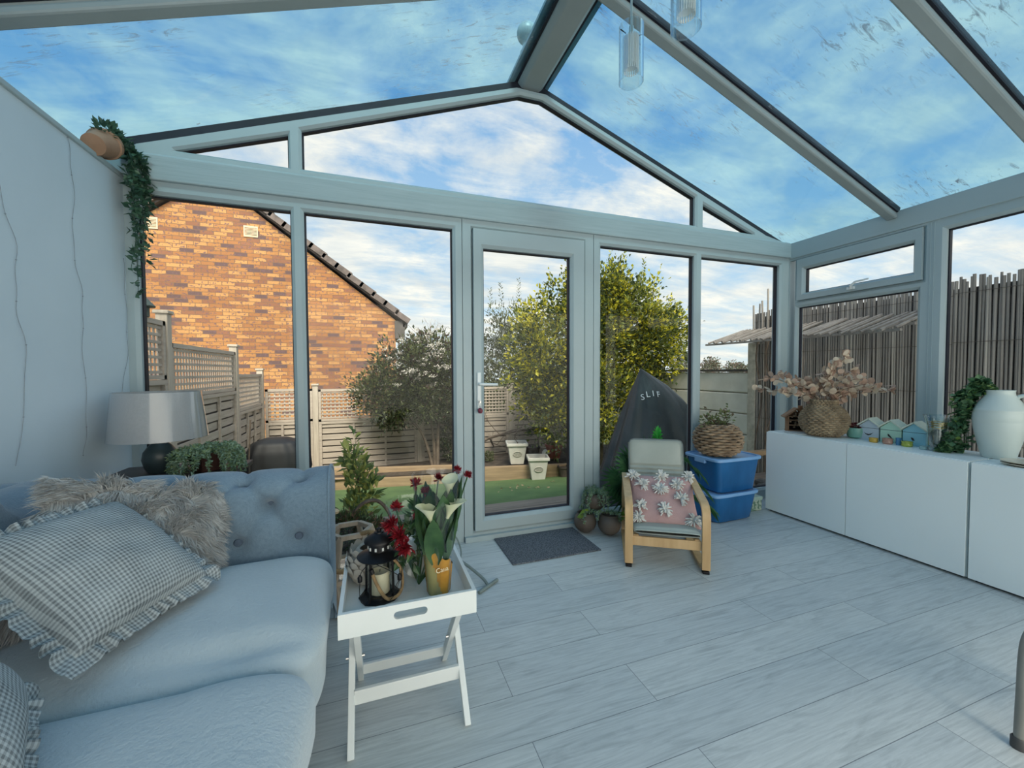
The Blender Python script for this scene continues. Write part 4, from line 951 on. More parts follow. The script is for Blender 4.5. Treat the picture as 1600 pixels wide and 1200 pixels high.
Pp = np.stack([u_ * fw_ / 2 * (1 - .06 * (1 - v_ ** 2) * abs(u_) ** 3), v_ * fh_ / 2 * (1 - .06 * (1 - u_ ** 2) * abs(v_) ** 3), .08 * kk ** .42 * sd_], 1)
# clump directions
cl_ = r.uniform(-1, 1, (160, 2)) ; cd_ = r.normal(size=(160, 2)) * .55; idx = np.argmin((u_[:, None] - cl_[None, :, 0]) ** 2 + (v_[:, None] - cl_[None, :, 1]) ** 2, axis=1)
Dn = np.stack([u_ * 1.1 + cd_[idx, 0] + r.normal(size=n) * .18, v_ * .8 - .75 + cd_[idx, 1] + r.normal(size=n) * .18, (.55 * sd_) + r.normal(size=n) * .1], 1)
Dn /= np.linalg.norm(Dn, axis=1)[:, None]; L_ = .040 * (.7 + .6 * r.random(n))[:, None]; S_ = np.cross(Dn, r.normal(size=(n, 3))); S_ /= np.linalg.norm(S_, axis=1)[:, None]; S_ *= .0016
Q1 = Pp + Dn * L_ * .5; Dn2 = Dn + np.array([0, -.55, -.15]) + r.normal(size=(n, 3)) * .12; Dn2 /= np.linalg.norm(Dn2, axis=1)[:, None]; Q2 = Q1 + Dn2 * L_ * .55
V = np.stack([Pp - S_, Pp + S_, Q1 + S_ * .9, Q1 - S_ * .9, Q2], 1).reshape(-1, 3); mb = MB(); mb.v = list(map(tuple, V.tolist()))
for i in range(n): a = 5 * i; mb.f += [(a, a + 1, a + 2, a + 3), (a + 3, a + 2, a + 4)]
mb.mi = [0] * len(mb.f); mb.build('fur', FUR, ff, fix=False)
orient(ff, (-.715, 1.57, .620), (.52, .30, -.16), (-.42, .22, .80))

# ------------------------------------------------------------------ tray table and what stands on it
tt = thing('tray_table', 'small white folding tray table beside the sofa', 'table', (.10, 1.425, 0))
TZ = .405
MB().b2(-.197, .197, -.178, .190, TZ - .014, TZ).build('tray_base', WHITEP, tt)
fr = MB()  # front side with the slot handle
out_ = [(-.205, TZ - .018), (.205, TZ - .018), (.205, TZ + .055), (-.205, TZ + .055)]
slot = [(-.048, TZ + .004 + .006), (.048, TZ + .010), (.055, TZ + .022), (.048, TZ + .034), (-.048, TZ + .034), (-.055, TZ + .022)]
def side_with_slot(y, nm):
    m = MB(); O = [(-.205, TZ - .018), (0, TZ - .018), (.205, TZ - .018), (.205, TZ + .055), (0, TZ + .055), (-.205, TZ + .055)]
    I = [(-.046, TZ + .012), (0, TZ + .012), (.046, TZ + .012), (.046, TZ + .034), (0, TZ + .034), (-.046, TZ + .034)]
    # rounded slot with 24 points matched to a 24 point outline
    n = 24; Ip = []; Op = []
    for i in range(n):
        a = R({1: 10.1, 11: 169.9, 13: 190.1, 23: 349.9}.get(i, 15 * i)); cx = .038 if math.cos(a) > 0 else -.038; Ip.append((cx + .012 * math.cos(a), TZ + .022 + .012 * math.sin(a)))
        k = max(abs(math.cos(a)) / .205, abs(math.sin(a)) / .0365); Op.append((math.cos(a) / k, TZ + .0185 + math.sin(a) / k))
    m.ring(Op, Ip, lambda p, q, d: (p, y + d, q), -.006, .006); return m.build(nm, WHITEP, tt)
side_with_slot(-.184, 'tray_side'); side_with_slot(.196, 'tray_side')
MB().b2(-.205, -.193, -.178, .190, TZ - .018, TZ + .055).build('tray_side', WHITEP, tt); MB().b2(.193, .205, -.178, .190, TZ - .018, TZ + .055).build('tray_side', WHITEP, tt)
for x in (-.178, .178):
    o1 = .011 if x < 0 else -.011
    MB().bar((x, -.165, 0), (x, .155, TZ - .014), .020, .030, up=(0, 1, 0)).build('leg', WHITEP, tt, bevel=.002)
    MB().bar((x + o1 * 1.9, .175, 0), (x + o1 * 1.9, -.150, TZ - .014), .020, .030, up=(0, 1, 0)).build('leg', WHITEP, tt, bevel=.002)
    MB().tube([(x - .02, .002, .20), (x + .04 * (1 if x < 0 else -1), .002, .20)], .005, 8).build('pivot_bolt', METAL, tt)
MB().bar((-.17, -.072, .118), (.17, -.072, .118), .014, .046).build('crossbar', WHITEP, tt, bevel=.002)
MB().bar((-.15, .125, .066), (.15, .125, .066), .014, .036).build('crossbar', WHITEP, tt, bevel=.002)
MB().bar((-.17, -.142, TZ - .028), (.17, -.142, TZ - .028), .02, .022).build('crossbar', WHITEP, tt); MB().bar((-.17, .15, TZ - .028), (.17, .15, TZ - .028), .02, .022).build('crossbar', WHITEP, tt)
LZ = TZ
# lantern
ROPE = pm('jute_rope', (.35, .235, .12), (.20, .13, .065), 30, .9, .4, stretch=(1, 1, 1), bscale=140)
lx, ly = .013, 1.405
ln = thing('black_lantern', 'black metal candle lantern with a rope handle on the tray table', 'lantern', (lx, ly, LZ))
BL = BLACKM
MB().lathe([(.066, 0), (.068, .006), (.052, .012), (.05, .016)], 8, capt=True).build('base', BL, ln)
for a in (45, 135, 225, 315):
    c, s = math.cos(R(a + 10)), math.sin(R(a + 10)); MB().tube([(.062 * c, .062 * s, 0), (.052 * c, .052 * s, .02), (.050 * c, .050 * s, .135), (.045 * c, .045 * s, .15)], .0042, 8).build('post', BL, ln, smooth=True)
LG = glassmat('thin_glass', (.93, .96, .95), .05, .5)
MB().lathe([(.040, .016), (.040, .14)], 24, capb=False).build('glass_chimney', LG, ln, smooth=True, fix=False)
MB().lathe([(.070, .140), (.071, .143), (.045, .157), (.034, .160)], 32, capb=False).lathe([(.069, .139), (.03, .155)], 32, capb=False).build('roof_brim', BL, ln, smooth=True)
tp = MB().lathe([(.034, .158), (.034, .186), (.048, .190), (.047, .196), (.034, .208), (.022, .214), (.016, .217), (.015, .221), (.008, .223), (.008, .232), (.0, .235)], 32)
o = tp.build('chimney_cap', BL, ln, smooth=True)
m = MB()
for i in range(10): a = i * 2 * PI / 10; m.box((.0345 * math.cos(a), .0345 * math.sin(a), .171), (.004, .006, .010), M=Matrix.Rotation(a, 3, 'Z'))
m.build('vent_hole', pm('vent_light', (.65, .68, .68), None, 9, .5), o)
MB().tube(catmull([(.045, -.035, .135), (.066, -.030, .10), (.072, -.035, .05), (.060, -.045, .02), (.03, -.052, .012), (.01, -.056, .03), (-.012, -.056, .075), (-.025, -.052, .112)], 8), .0055, 8).build('rope_handle', ROPE, ln, smooth=True)
MB().tube([(-.027, -.052, .118), (-.022, -.0525, .104)], .0075, 8).build('rope_ferrule', BL, ln)
MB().tube(catmull([(-.03, -.045, .138), (-.055, -.05, .115), (-.06, -.05, .085), (-.062, -.05, .05), (-.058, -.05, .018), (-.04, -.055, .004)], 6), .0012, 5).tube(catmull([(-.02, -.05, .138), (.02, -.055, .115), (.058, -.05, .085), (.062, -.05, .07), (.045, -.06, .03), (.03, -.058, .01)], 6), .0012, 5).tube(catmull([(.05, -.04, .14), (.068, -.045, .11), (.066, -.05, .08), (.05, -.05, .05), (.066, -.05, .04), (.068, -.045, .07)], 6), .0012, 5).build('hanging_wire', BL, ln, smooth=True)
for p in ((-.0605, -.05, .092), (.062, -.05, .078)): MB().lathe([(0, -.013), (.007, -.008), (.0075, .006), (.003, .013)], 10, p).build('wire_switch', BL, ln, smooth=True)
cd = MB().lathe([(.031, 0), (.032, .002), (.032, .066), (.030, .070), (.024, .067), (.0, .066)], 28, (0, 0, .0165)).build('pillar_candle', pm('ivory_wax', (.66, .60, .44), (.60, .54, .39), 5, .6, Subsurface_Weight=.0), loc=(lx, ly, LZ), smooth=True)
tag(cd, 'ivory pillar candle inside the black lantern', 'candle'); MB().tube([(0, 0, .08), (.002, 0, .092)], .0012, 5).build('wick', BL, cd)
# scalloped white vase
sv = thing('scalloped_vase', 'rounded off-white vase covered in petal scales, behind the black lantern', 'vase', (-.012, 1.532, LZ))
PET = pm('petal_ceramic', (.50, .46, .40), (.36, .33, .29), 12, .55)
MB().lathe([(.035, 0), (.06, .012), (.078, .045), (.074, .085), (.055, .115), (.045, .125), (.04, .118)], 32).build('bowl', PET, sv, smooth=True)
for k in range(6):
    for i in range(12):
        a = 2 * PI * (i + .5 * (k % 2)) / 12; z = .012 + k * .0185; rr_ = np.interp(z, [0, .012, .045, .085, .115], [.04, .062, .079, .075, .056]) + .002
        c, s = math.cos(a), math.sin(a); t_ = .020
        m = MB() if (k, i) == (0, 0) else m
        vs = []
        for (q, hh, oo) in ((-.9, 0, 0), (-1, .5, .004), (-.6, .85, .006), (0, 1, .008), (.6, .85, .006), (1, .5, .004), (.9, 0, 0), (0, .35, .010)):
            rr2 = rr_ + oo; vs.append((c * rr2 - s * q * t_, s * rr2 + c * q * t_, z + hh * .030))
        m.add(vs, [(i_, i_ + 1, 7) for i_ in range(6)] + [(6, 0, 7)])
m.build('scale_relief', PET, sv, smooth=True)
wv = MB().lathe([(.04, 0), (.058, .02), (.066, .06), (.058, .105), (.040, .132), (.030, .140), (.026, .138)], 28).build('white_vase', pm('white_ceramic', (.72, .72, .69), (.66, .66, .63), 4, .35), loc=(.158, 1.520, LZ), smooth=True)
tag(wv, 'plain rounded white vase half hidden behind the wrapped lilies', 'vase')
# wrapped calla lilies
fx, fy = .205, 1.372
bq_ = thing('calla_bouquet', 'wrapped cream calla lilies in a clear sleeve with orange base, on the tray table', 'flowers', (fx, fy, LZ))
FILM = glassmat('cellophane', (.95, .965, .96), .05, .6, rough=.05, pw=2.5)
MB().lathe([(.038, .0), (.046, .10), (.060, .20), (.074, .30), (.083, .37), (.088, .405)], 40, capb=False, rfn=lambda a, i, z: 1 + .035 * math.sin(a * 7 + i * .5) + .02 * math.sin(a * 13)).build('clear_wrap', FILM, bq_, smooth=True, fix=False)
ORG = pm('orange_paper', (.52, .27, .035), (.36, .17, .025), 14, .45); OLV = pm('olive_paper', (.34, .31, .13), (.26, .24, .10), 9, .5)
def sleeve(u, v):
    a = u * 2 * PI; top = .115 + .035 * math.cos(a + 2.4) + .006 * math.sin(a * 6); z = top * v; r_ = (.0395 + .085 * z) * (1 + .05 * math.sin(a * 5 + 1)); return (r_ * math.cos(a), r_ * math.sin(a), .002 + z)
m = MB().grid(sleeve, 48, 10, cu=True)
m.mi = [(1 if (3.35 < (k // 9) / 48 * 2 * PI < 4.75 - .10 * (k % 9)) else 0) for k in range(len(m.f))]
m.build('paper_sleeve', [ORG, OLV], bq_, smooth=True)
t_ = text('sleeve_lettering', 'Calla', pm('pale_print', (.80, .72, .50), None, 9, .6), bq_, .022, .0004)
t_.matrix_local = Matrix.Translation((.006, -.0495, .088)) @ Matrix.Rotation(R(8), 4, 'Z') @ Matrix.Rotation(R(80), 4, 'X') @ Matrix.Rotation(R(4), 4, 'Z')
LILY = [leafmat('lily_leaf', (.045, .115, .045), (.02, .06, .028), (.08, .16, .06), .2, 14), leafmat('lily_leaf_dark', (.018, .055, .03), (.012, .035, .02), (.03, .07, .035), .2)]
r = np.random.default_rng(4)
for i in range(30):
    a = i * 2.4; z0 = .09 + .10 * r.random(); k = .016 + .040 * r.random(); L_ = .15 + .06 * r.random(); W_ = .054 + .024 * r.random(); tilt = .16 + .22 * r.random()
    c, s = math.cos(a), math.sin(a); m = MB()
    def lf(u, v, c=c, s=s, k=k, z0=z0, L_=L_, W_=W_, tilt=tilt):
        w_ = W_ * math.sin(PI * min(1, .08 + u * .92)) ** .8 * (1 if u < .97 else .3); q = (v - .5); rr_ = k + tilt * L_ * u ** 1.4 + .02 * abs(q) * 0 - .012 * (1 - (2 * q) ** 2)
        rr_ = min(rr_, .052 + .085 * (z0 + L_ * u)); return (c * rr_ - s * q * w_, s * rr_ + c * q * w_, z0 + L_ * u)
    m.grid(lf, 9, 5).build('leaf', LILY[i % 2], bq_, smooth=True, fix=False)
CAL = leafmat('calla_cream', (.80, .80, .56), (.66, .70, .38), (.86, .85, .68), .25, 8, .4)
for (x, y, z, tw, sc_, lean) in ((-.030, -.055, .262, 200, .78, (-.2, -.25)), (.022, -.058, .270, -30, .80, (.3, -.2)), (.040, .000, .325, 60, .72, (.05, .1))):
    def cal(u, v):
        a = u * 2 * PI; t = v; r_ = .007 + .027 * t ** 1.5; rim = t ** 3; h = .075 * t + rim * .028 * max(0, math.cos(a)) - rim * .012 * max(0, -math.cos(a)); fl = 1 + rim * .55 * (.4 + .6 * math.cos(a))
        return (r_ * fl * math.cos(a), r_ * math.sin(a) * (1 + rim * .15), h)
    o = MB().grid(cal, 28, 12, cu=True).build('calla_flower', CAL, bq_, smooth=True, fix=False)
    o.matrix_local = Matrix.Translation((x, y, z)) @ Matrix.Rotation(lean[0], 4, 'Y') @ Matrix.Rotation(-lean[1], 4, 'X') @ Matrix.Rotation(R(tw), 4, 'Z') @ Matrix.Scale(sc_, 4)
    MB().tube([(0, 0, .01), (.001, 0, .055)], .0035, 8).build('spadix', pm('spadix_yellow', (.70, .52, .05), None, 9, .7), o)
    MB().tube([(0, 0, .005), (-.005, 0, -.08)], .005, 6).build('stem', LILY[0], o)
# chrysanthemums behind, leaning left
ch = thing('chrysanthemum_bunch', 'bunch of dark red chrysanthemums in clear film, left of and behind the lilies', 'flowers', (.125, 1.435, LZ))
RED = leafmat('chrysanthemum_red', (.26, .012, .022), (.13, .006, .012), (.36, .03, .04), .15, 40)
def mum(c, r_, dirn, name='chrysanthemum'):
    m = MB(); rr = np.random.default_rng(int(abs(c[0] * 9999)) + 3); n = 90; d = rr.normal(size=(n, 3)) * .75 + np.array(dirn) * 1.1; leaves(m, np.tile(c, (n, 1)) + rr.normal(size=(n, 3)) * r_ * .12, d, r_ * (.8 + .4 * rr.random(n)), r_ * .30, fold=.15, r=rr)
    return m.build(name, RED, ch, fix=False)
for c, r_, d_ in (((-.045, -.075, .215), .036, (-.5, -.7, .3)), ((-.070, -.055, .245), .034, (-.8, -.5, .4)), ((-.030, -.085, .18), .034, (-.4, -.8, .0)), ((-.055, -.055, .30), .026, (-.5, -.2, .8)), ((.012, -.01, .36), .026, (0, -.2, 1)), ((.045, .0, .325), .024, (0, -.3, 1)), ((.02, -.055, .28), .028, (.1, -.6, .7)), ((.095, .02, .365), .022, (.1, -.1, 1)), ((.145, .0, .335), .026, (.3, -.3, 1)), ((.165, .03, .385), .022, (.3, 0, 1)), ((.20, .01, .37), .020, (.5, 0, 1))):
    mum(c, r_, d_)
m = MB()
for c in ((-.045, -.075, .20), (-.07, -.05, .23), (-.055, -.055, .29), (.012, -.01, .35), (.045, .0, .32), (.02, -.055, .27), (.095, .02, .36), (.145, 0, .33), (.165, .03, .38), (.2, .01, .365)): m.tube(catmull([(.02, 0, .002), (c[0] * .5 + .01, c[1] * .5, .12), c], 5), .003, 5)
m.build('stems', LILY[0], ch, smooth=True)
foliage_mb([((-.02, -.03, .16), (.05, .04, .08)), ((.03, .0, .22), (.05, .03, .08))], 120, .04, .022, 1, np.random.default_rng(8)).build('foliage', LILY[0], ch, fix=False)
MB().lathe([(.02, .0), (.045, .14), (.075, .29), (.08, .31)], 24, (-.012, -.02, 0), capb=False, rfn=lambda a, i, z: 1 + .05 * math.sin(a * 7)).build('clear_film', FILM, ch, smooth=True, fix=False)

# ------------------------------------------------------------------ behind the sofa arm
st_ = thing('lamp_table', 'small dark side table hidden behind the sofa arm under the lamp', 'table', (-.93, 2.30, 0))
DW = pm('dark_table', (.055, .05, .05), (.035, .03, .03), 9, .5)
MB().b2(-.25, .30, -.26, .26, .655, .680).build('tabletop', DW, st_, bevel=.004)
for x in (-.22, .27):
    for y in (-.23, .23): MB().b2(x - .018, x + .018, y - .018, y + .018, 0, .655).build('leg', DW, st_)
lm = thing('table_lamp', 'table lamp with a plastic-wrapped grey shade and a dark bulbous base', 'lamp', (-.978, 2.39, .680))
CER = pm('dark_teal_ceramic', (.035, .055, .060), (.025, .042, .047), 7, .38)
MB().lathe([(.045, 0), (.05, .006), (.062, .03), (.070, .065), (.064, .10), (.045, .128), (.027, .146), (.021, .165), (.021, .20), (.024, .205)], 36, capt=True).build('base', CER, lm, smooth=True)
SHD = fabric_mat('grey_shade', (.50, .51, .52), (.43, .44, .45), 500)
sh_ = MB().lathe([(.186, .165), (.162, .388)], 48, capb=False).lathe([(.183, .165), (.159, .388)], 48, capb=False).build('lamp_shade', SHD, lm, smooth=True)
WRAP = glassmat('shade_wrap', (.93, .94, .95), .05, .7, rough=.12, pw=1.6)
MB().lathe([(.188, .163), (.178, .27), (.165, .390)], 60, capb=False, rfn=lambda a, i, z: 1.006 + .010 * math.sin(a * 5 + i) + .006 * math.sin(a * 11 + i * 2)).build('plastic_wrap', WRAP, sh_, smooth=True, fix=False)
MB().tube([(0, 0, .2), (0, 0, .30)], .012, 10).tube([(-.16, 0, .375), (.16, 0, .375)], .002, 5).build('lamp_holder', METAL, lm)
sc1 = thing('potted_succulent', 'bushy blue-green trailing succulent in a dark red pot beside the lamp', 'plant', (-.775, 2.36, .680))
MB().lathe([(.07, 0), (.088, .085), (.09, .095), (.08, .09)], 4).build('pot', pm('oxblood_pot', (.10, .04, .03), (.06, .025, .02), 9, .5), sc1, bevel=.004)
SUC = [leafmat('succulent_blue', (.24, .36, .26), (.14, .24, .18), (.34, .46, .32), .15, 30), leafmat('succulent_green', (.20, .30, .14), (.12, .2, .10), (.30, .38, .18), .15, 30)]
def tails(n, cx, R0, drop, seed, h=.11, mb=None, L=.016, W=.010, step=.0085):
    r = np.random.default_rng(seed); mb = mb or MB()
    for i in range(n):
        a = r.uniform(0, 6.28); p = np.array([cx[0], cx[1], cx[2]]) + np.array([math.cos(a), math.sin(a), 0]) * r.uniform(.0, R0 * .5); d = np.array([math.cos(a) * .6, math.sin(a) * .6, .9]); Lt = r.uniform(.4, 1) * drop; k = 0
        P, Dd = [], []
        while k < Lt:
            p = p + d / np.linalg.norm(d) * step; d = d + np.array([math.cos(a) * .10, math.sin(a) * .10, -.17]); k += step
            if math.hypot(p[0] - cx[0], p[1] - cx[1]) > R0: d[0] *= .6; d[1] *= .6
            for _ in range(4): P.append(p + r.normal(size=3) * .002); Dd.append(r.normal(size=3) + d * .25 + np.array([0, 0, .25]))
        leaves(mb, P, Dd, L * (.8 + .4 * r.random(len(P))), W, r.choice(2, len(P), p=[.65, .35]), fold=.3, r=r)
    return mb
mb = tails(80, (0, 0, .085), .125, .22, 3); tails(12, (.03, -.02, .10), .08, .17, 4, mb=mb); mb.build('foliage', SUC, sc1, fix=False)
mw = thing('wicker_planter_basket', 'dark wicker basket with a tall hoop handle on the floor behind the table', 'basket', (-.055, 2.40, 0))
def woven(t, name, prof, n, rows, mat, rad, parent, amp=.006, stakes=22):
    P = np.array(catmull(prof, 8)); sg_ = np.r_[0, np.cumsum(np.linalg.norm(np.diff(P, axis=0), axis=1))]; m = MB()
    for k in range(rows):
        s = sg_[-1] * (k + .5) / rows; r_ = np.interp(s, sg_, P[:, 0]); z = np.interp(s, sg_, P[:, 1]); pts = []
        for i in range(n): a = 2 * PI * i / n; q = r_ + amp * math.sin(a * stakes / 2 + k * PI) ; pts.append((q * math.cos(a), q * math.sin(a), z + .0015 * math.sin(a * 5 + k)))
        m.tube(pts, rad, 5, closed=True)
    return m.build(name, mat, parent, smooth=True)
WIK = pm('brown_wicker', (.40, .29, .19), (.20, .135, .085), 14, .75, .3, bscale=60)
WIKD = pm('dark_wicker', (.13, .09, .065), (.06, .042, .03), 20, .75, .3, bscale=60)
woven(mw, 'body', [(.10, .005), (.135, .05), (.155, .12), (.16, .20)], 66, 15, WIKD, .0075, mw)
MB().lathe([(.09, .004), (.12, .05), (.14, .12), (.145, .17), (.0, .175)], 20).build('liner', SOIL, mw)
for q in (-.008, .010): MB().tube(catmull([(.15, q, .18), (.15, q, .30), (.10, q, .40), (.04, q, .43), (-.03, q, .40), (-.10, q, .30), (-.15, q, .18)], 8), .008, 8).build('handle', WIKD, mw, smooth=True)
hp_ = bush('heather_plant', 'low dark green and russet heather growing in the wicker basket behind the sofa', 'plant', [((-.06, 0, .09), (.14, .11, .10)), ((.06, 0, .06), (.10, .10, .08)), ((-.10, -.02, .14), (.09, .08, .08))], 2600, .035, .011, [leafmat('heather_green', (.09, .125, .05), (.045, .07, .03), (.15, .19, .08)), leafmat('heather_russet', (.19, .10, .07), (.10, .06, .04), (.28, .17, .12))], [.75, .25], None, (-.055, 2.40, .175), seed=41, shell=.2, updir=.6)
MB().lathe([(.0, -.012), (.018, -.008), (.022, .004), (.012, .014), (0, .016)], 12, (-.145, -.07, .235)).build('flower', pm('pale_peach_flower', (.72, .55, .36), (.6, .42, .25), 30, .7), hp_, smooth=True)
bush('laurel_plant', 'young shrub with upright yellow-green leaves standing outside the left window', 'plant', [((0, 0, .22), (.10, .09, .16)), ((.0, 0, .45), (.09, .08, .16)), ((-.04, 0, .58), (.07, .06, .10)), ((.07, 0, .36), (.08, .07, .12))], 420, .075, .034, [leafmat('laurel_yellow', (.52, .53, .16), (.34, .40, .10), (.66, .64, .24)), leafmat('laurel_green', (.17, .25, .09), (.10, .16, .06), (.25, .33, .12))], [.55, .45], [([(0, 0, -.10), (.01, 0, .3), (-.02, 0, .68)], .009)], (-.11, 3.0, -.02), seed=42, shell=.1, updir=1.0, extra=lambda mb, r: shoots(mb, r, [(-.02, 0, .55, .22)], .06, .028))
o = MB().lathe([(.09, 0), (.115, .16), (.12, .17), (.10, .16), (.0, .15)], 24).build('plant_pot', MATS['brown_plastic'], loc=(-.11, 3.0, -.15)); tag(o, 'dark pot of the yellow-green shrub outside the left window', 'plant pot')
# wooden geometric lantern
hx = thing('wooden_lantern', 'pale wooden hexagonal lantern with a rope handle on the floor behind the sofa arm', 'lantern', (-.115, 2.10, 0))
PW = wood('washed_pine', (.50, .40, .31), (.36, .28, .21), 2, 3, .7, 10)
def hexring(r_, z, off=0): return [Vector((r_ * math.cos(R(60 * i + off)), r_ * math.sin(R(60 * i + off)), z)) for i in range(6)]
h0, h1, h2 = hexring(.10, .012, 8), hexring(.155, .20, 8), hexring(.10, .385, 8)
for (a_, b_) in [(h0[i], h0[(i + 1) % 6]) for i in range(6)] + [(h2[i], h2[(i + 1) % 6]) for i in range(6)] + [(h1[i], h1[(i + 1) % 6]) for i in range(6)] + [(h0[i], h1[i]) for i in range(6)] + [(h1[i], h2[i]) for i in range(6)]:
    MB().bar(a_, b_, .022, .022).build('frame_bar', PW, hx, bevel=.002)
m = MB()
for i in range(6): m.add([h1[i], h1[(i + 1) % 6], h2[(i + 1) % 6], h2[i]], [(0, 1, 2, 3)]).add([h0[i], h0[(i + 1) % 6], h1[(i + 1) % 6], h1[i]], [(0, 1, 2, 3)])
m.build('glass_panel', LG, hx, fix=False)
MB().tube(catmull([(.05, -.08, .39), (.10, -.10, .40), (.135, -.10, .36), (.13, -.11, .28), (.04, -.14, .25), (-.05, -.15, .26), (-.08, -.15, .31)], 8), .011, 8).build('rope_handle', ROPE, hx, smooth=True)
# grey-green bent rod with a T bar, trailing on the floor
GT = pm('grey_green_plastic', (.20, .25, .24), (.15, .19, .18), 9, .5)
rod = thing('tube_stand', 'grey-green bent tube ending in a T bar, lying on the floor by the door', 'stand', (.57, 2.05, 0))
MB().tube([(-.063, -.05, .009), (.066, .044, .009)], .009, 10).build('cross_bar', GT, rod, smooth=True)
MB().tube(catmull([(0, 0, .012), (-.02, .06, .03), (-.09, .16, .07), (-.17, .26, .10), (-.20, .33, .11)], 8), .008, 8).build('tube', GT, rod, smooth=True)
MB().tube(catmull([(-.20, .33, .11), (-.10, .42, .13), (-.07, .36, .05), (-.12, .26, .03), (-.20, .3, .06), (-.21, .42, .15), (-.14, .46, .16)], 8), .005, 6).tube([(-.25, .40, .155), (-.09, .44, .15)], .006, 6).build('loop', GT, rod, smooth=True)

# ------------------------------------------------------------------ mat, pots, chair, boxes
o = MB().b2(-.302, .302, -.198, .198, 0, .009).build('doormat', pm('grey_mat', (.165, .18, .20), (.06, .068, .08), 130, .95, .5, bscale=190, detail=3, lo=.42, hi=.58), loc=(1.078, 2.428, 0), bevel=.003)
tag(o, 'grey flecked rectangular doormat on the floor at the door', 'doormat')
pc = thing('pot_cluster', 'three joined round brown pots planted with succulents beside the door', 'plant pots', (1.52, 2.50, 0))
BP = pm('brown_glaze', (.155, .12, .095), (.10, .078, .062), 6, .55, .1)
def roundpot(c, r_, nm='pot'):
    pr = [(r_ * .35, -r_ * .93)] + [(r_ * math.sin(a), -r_ * math.cos(a) * .97) for a in np.linspace(.5, 2.35, 16)] + [(r_ * .72, r_ * .80), (r_ * .64, r_ * .80), (r_ * .60, r_ * .6)]
    o = MB().lathe(pr, 28, c).build(nm, BP, pc, smooth=True); MB().lathe([(r_ * .62, r_ * .62), (0, r_ * .64)], 16, c, capb=False).build('soil', SOIL, o)
roundpot((-.085, .035, .078), .080); roundpot((.055, -.06, .078), .082); roundpot((.00, .045, .212), .072)
mb = tails(8, (.0, .03, .262), .07, .20, 11, L=.016, W=.009); tails(9, (.05, .05, .265), .09, .20, 12, mb=mb, L=.024, W=.007); tails(4, (.02, -.05, .15), .085, .14, 13, mb=mb); tails(5, (-.09, .02, .14), .08, .14, 14, mb=mb); mb.build('succulent', SUC, pc, fix=False)
r = np.random.default_rng(3); mb = MB()
P = np.array([(.10, -.10, .14), (.12, -.08, .15), (.14, -.11, .13), (.08, -.09, .15), (.16, -.10, .11), (-.15, .0, .15), (-.16, .02, .12), (-.14, -.01, .17)]); leaves(mb, P, r.normal(size=(8, 3)) * .4 + np.array([.2, -.4, .2]), .065, .055, r=r)
mb.build('broad_leaf', leafmat('fresh_leaf', (.22, .36, .05), (.14, .25, .03), (.34, .45, .08)), pc, fix=False)
MB().tube(catmull([(.13, -.10, .12), (.18, -.16, .07), (.20, -.22, .02)], 6), .002, 5).build('trailing_stem', pm('brown_stem', (.10, .06, .04), None, 9, .8), pc)
CH0, CHR = (1.60, 1.88, 0), R(-32)
chr_ = thing('armchair', 'small bentwood child armchair with pale grey-green padded cushion, by the window', 'chair', CH0, CHR)
BIR = wood('birch_veneer', (.62, .42, .22), (.50, .32, .155), 2, 3, .42, 8)
def strip(path, x0, w_, th, nm, mat, sub=8):
    p = catmull(path, sub); m = MB(); k = len(p); vs = []
    for i in range(k):
        t = p[min(i + 1, k - 1)] - p[max(i - 1, 0)]; t = t / np.linalg.norm(t); nrm = np.array([-t[1], t[0]])
        for sx_, sn in ((-1, -1), (1, -1), (1, 1), (-1, 1)): q = p[i] + nrm * th / 2 * sn; vs.append((x0 + sx_ * w_ / 2, q[0], q[1]))
    m.add(vs, [(i * 4 + j, i * 4 + (j + 1) % 4, i * 4 + 4 + (j + 1) % 4, i * 4 + 4 + j) for i in range(k - 1) for j in range(4)] + [(3, 2, 1, 0), tuple(range(4 * k - 4, 4 * k))])
    return m.build(nm, mat, chr_, bevel=.003)
for x in (-.212, .212):
    strip([(.44, .445), (.30, .425), (.14, .40), (.055, .385), (.014, .352), (.003, .29), (.002, .15), (.002, .022)], x, .046, .018, 'armrest', BIR)
    strip([(.012, .05), (.03, .028), (.12, .018), (.30, .014), (.52, .014)], x, .046, .016, 'runner', BIR)
    strip([(.52, .014), (.53, .10), (.50, .25), (.44, .44)], x, .040, .016, 'rear_post', BIR)
    for y in (.012, .50): MB().b2(x - .018, x + .018, y - .02, y + .02, 0, .016).build('foot_glide', BLACKM, chr_, bevel=.003)
MB().b2(-.19, .19, .012, .030, .125, .180).build('front_rail', BIR, chr_, bevel=.003)
MB().b2(-.19, .19, .42, .438, .06, .11).build('rear_rail', BIR, chr_, bevel=.003)
for x in (-.17, .17): strip([(.02, .180), (.20, .160), (.36, .138), (.43, .165), (.485, .30), (.555, .53), (.585, .64)], x, .03, .014, 'cushion_frame', BIR)
PAD = pm('pale_green_leather', (.40, .44, .40), (.34, .38, .345), 5, .45, .15, bscale=30)
pathp = np.array(catmull([(-.012, .208), (.10, .200), (.24, .182), (.36, .166), (.425, .20), (.47, .32), (.52, .455), (.565, .59), (.583, .652)], 10)); ps = np.r_[0, np.cumsum(np.linalg.norm(np.diff(pathp, axis=0), axis=1))]
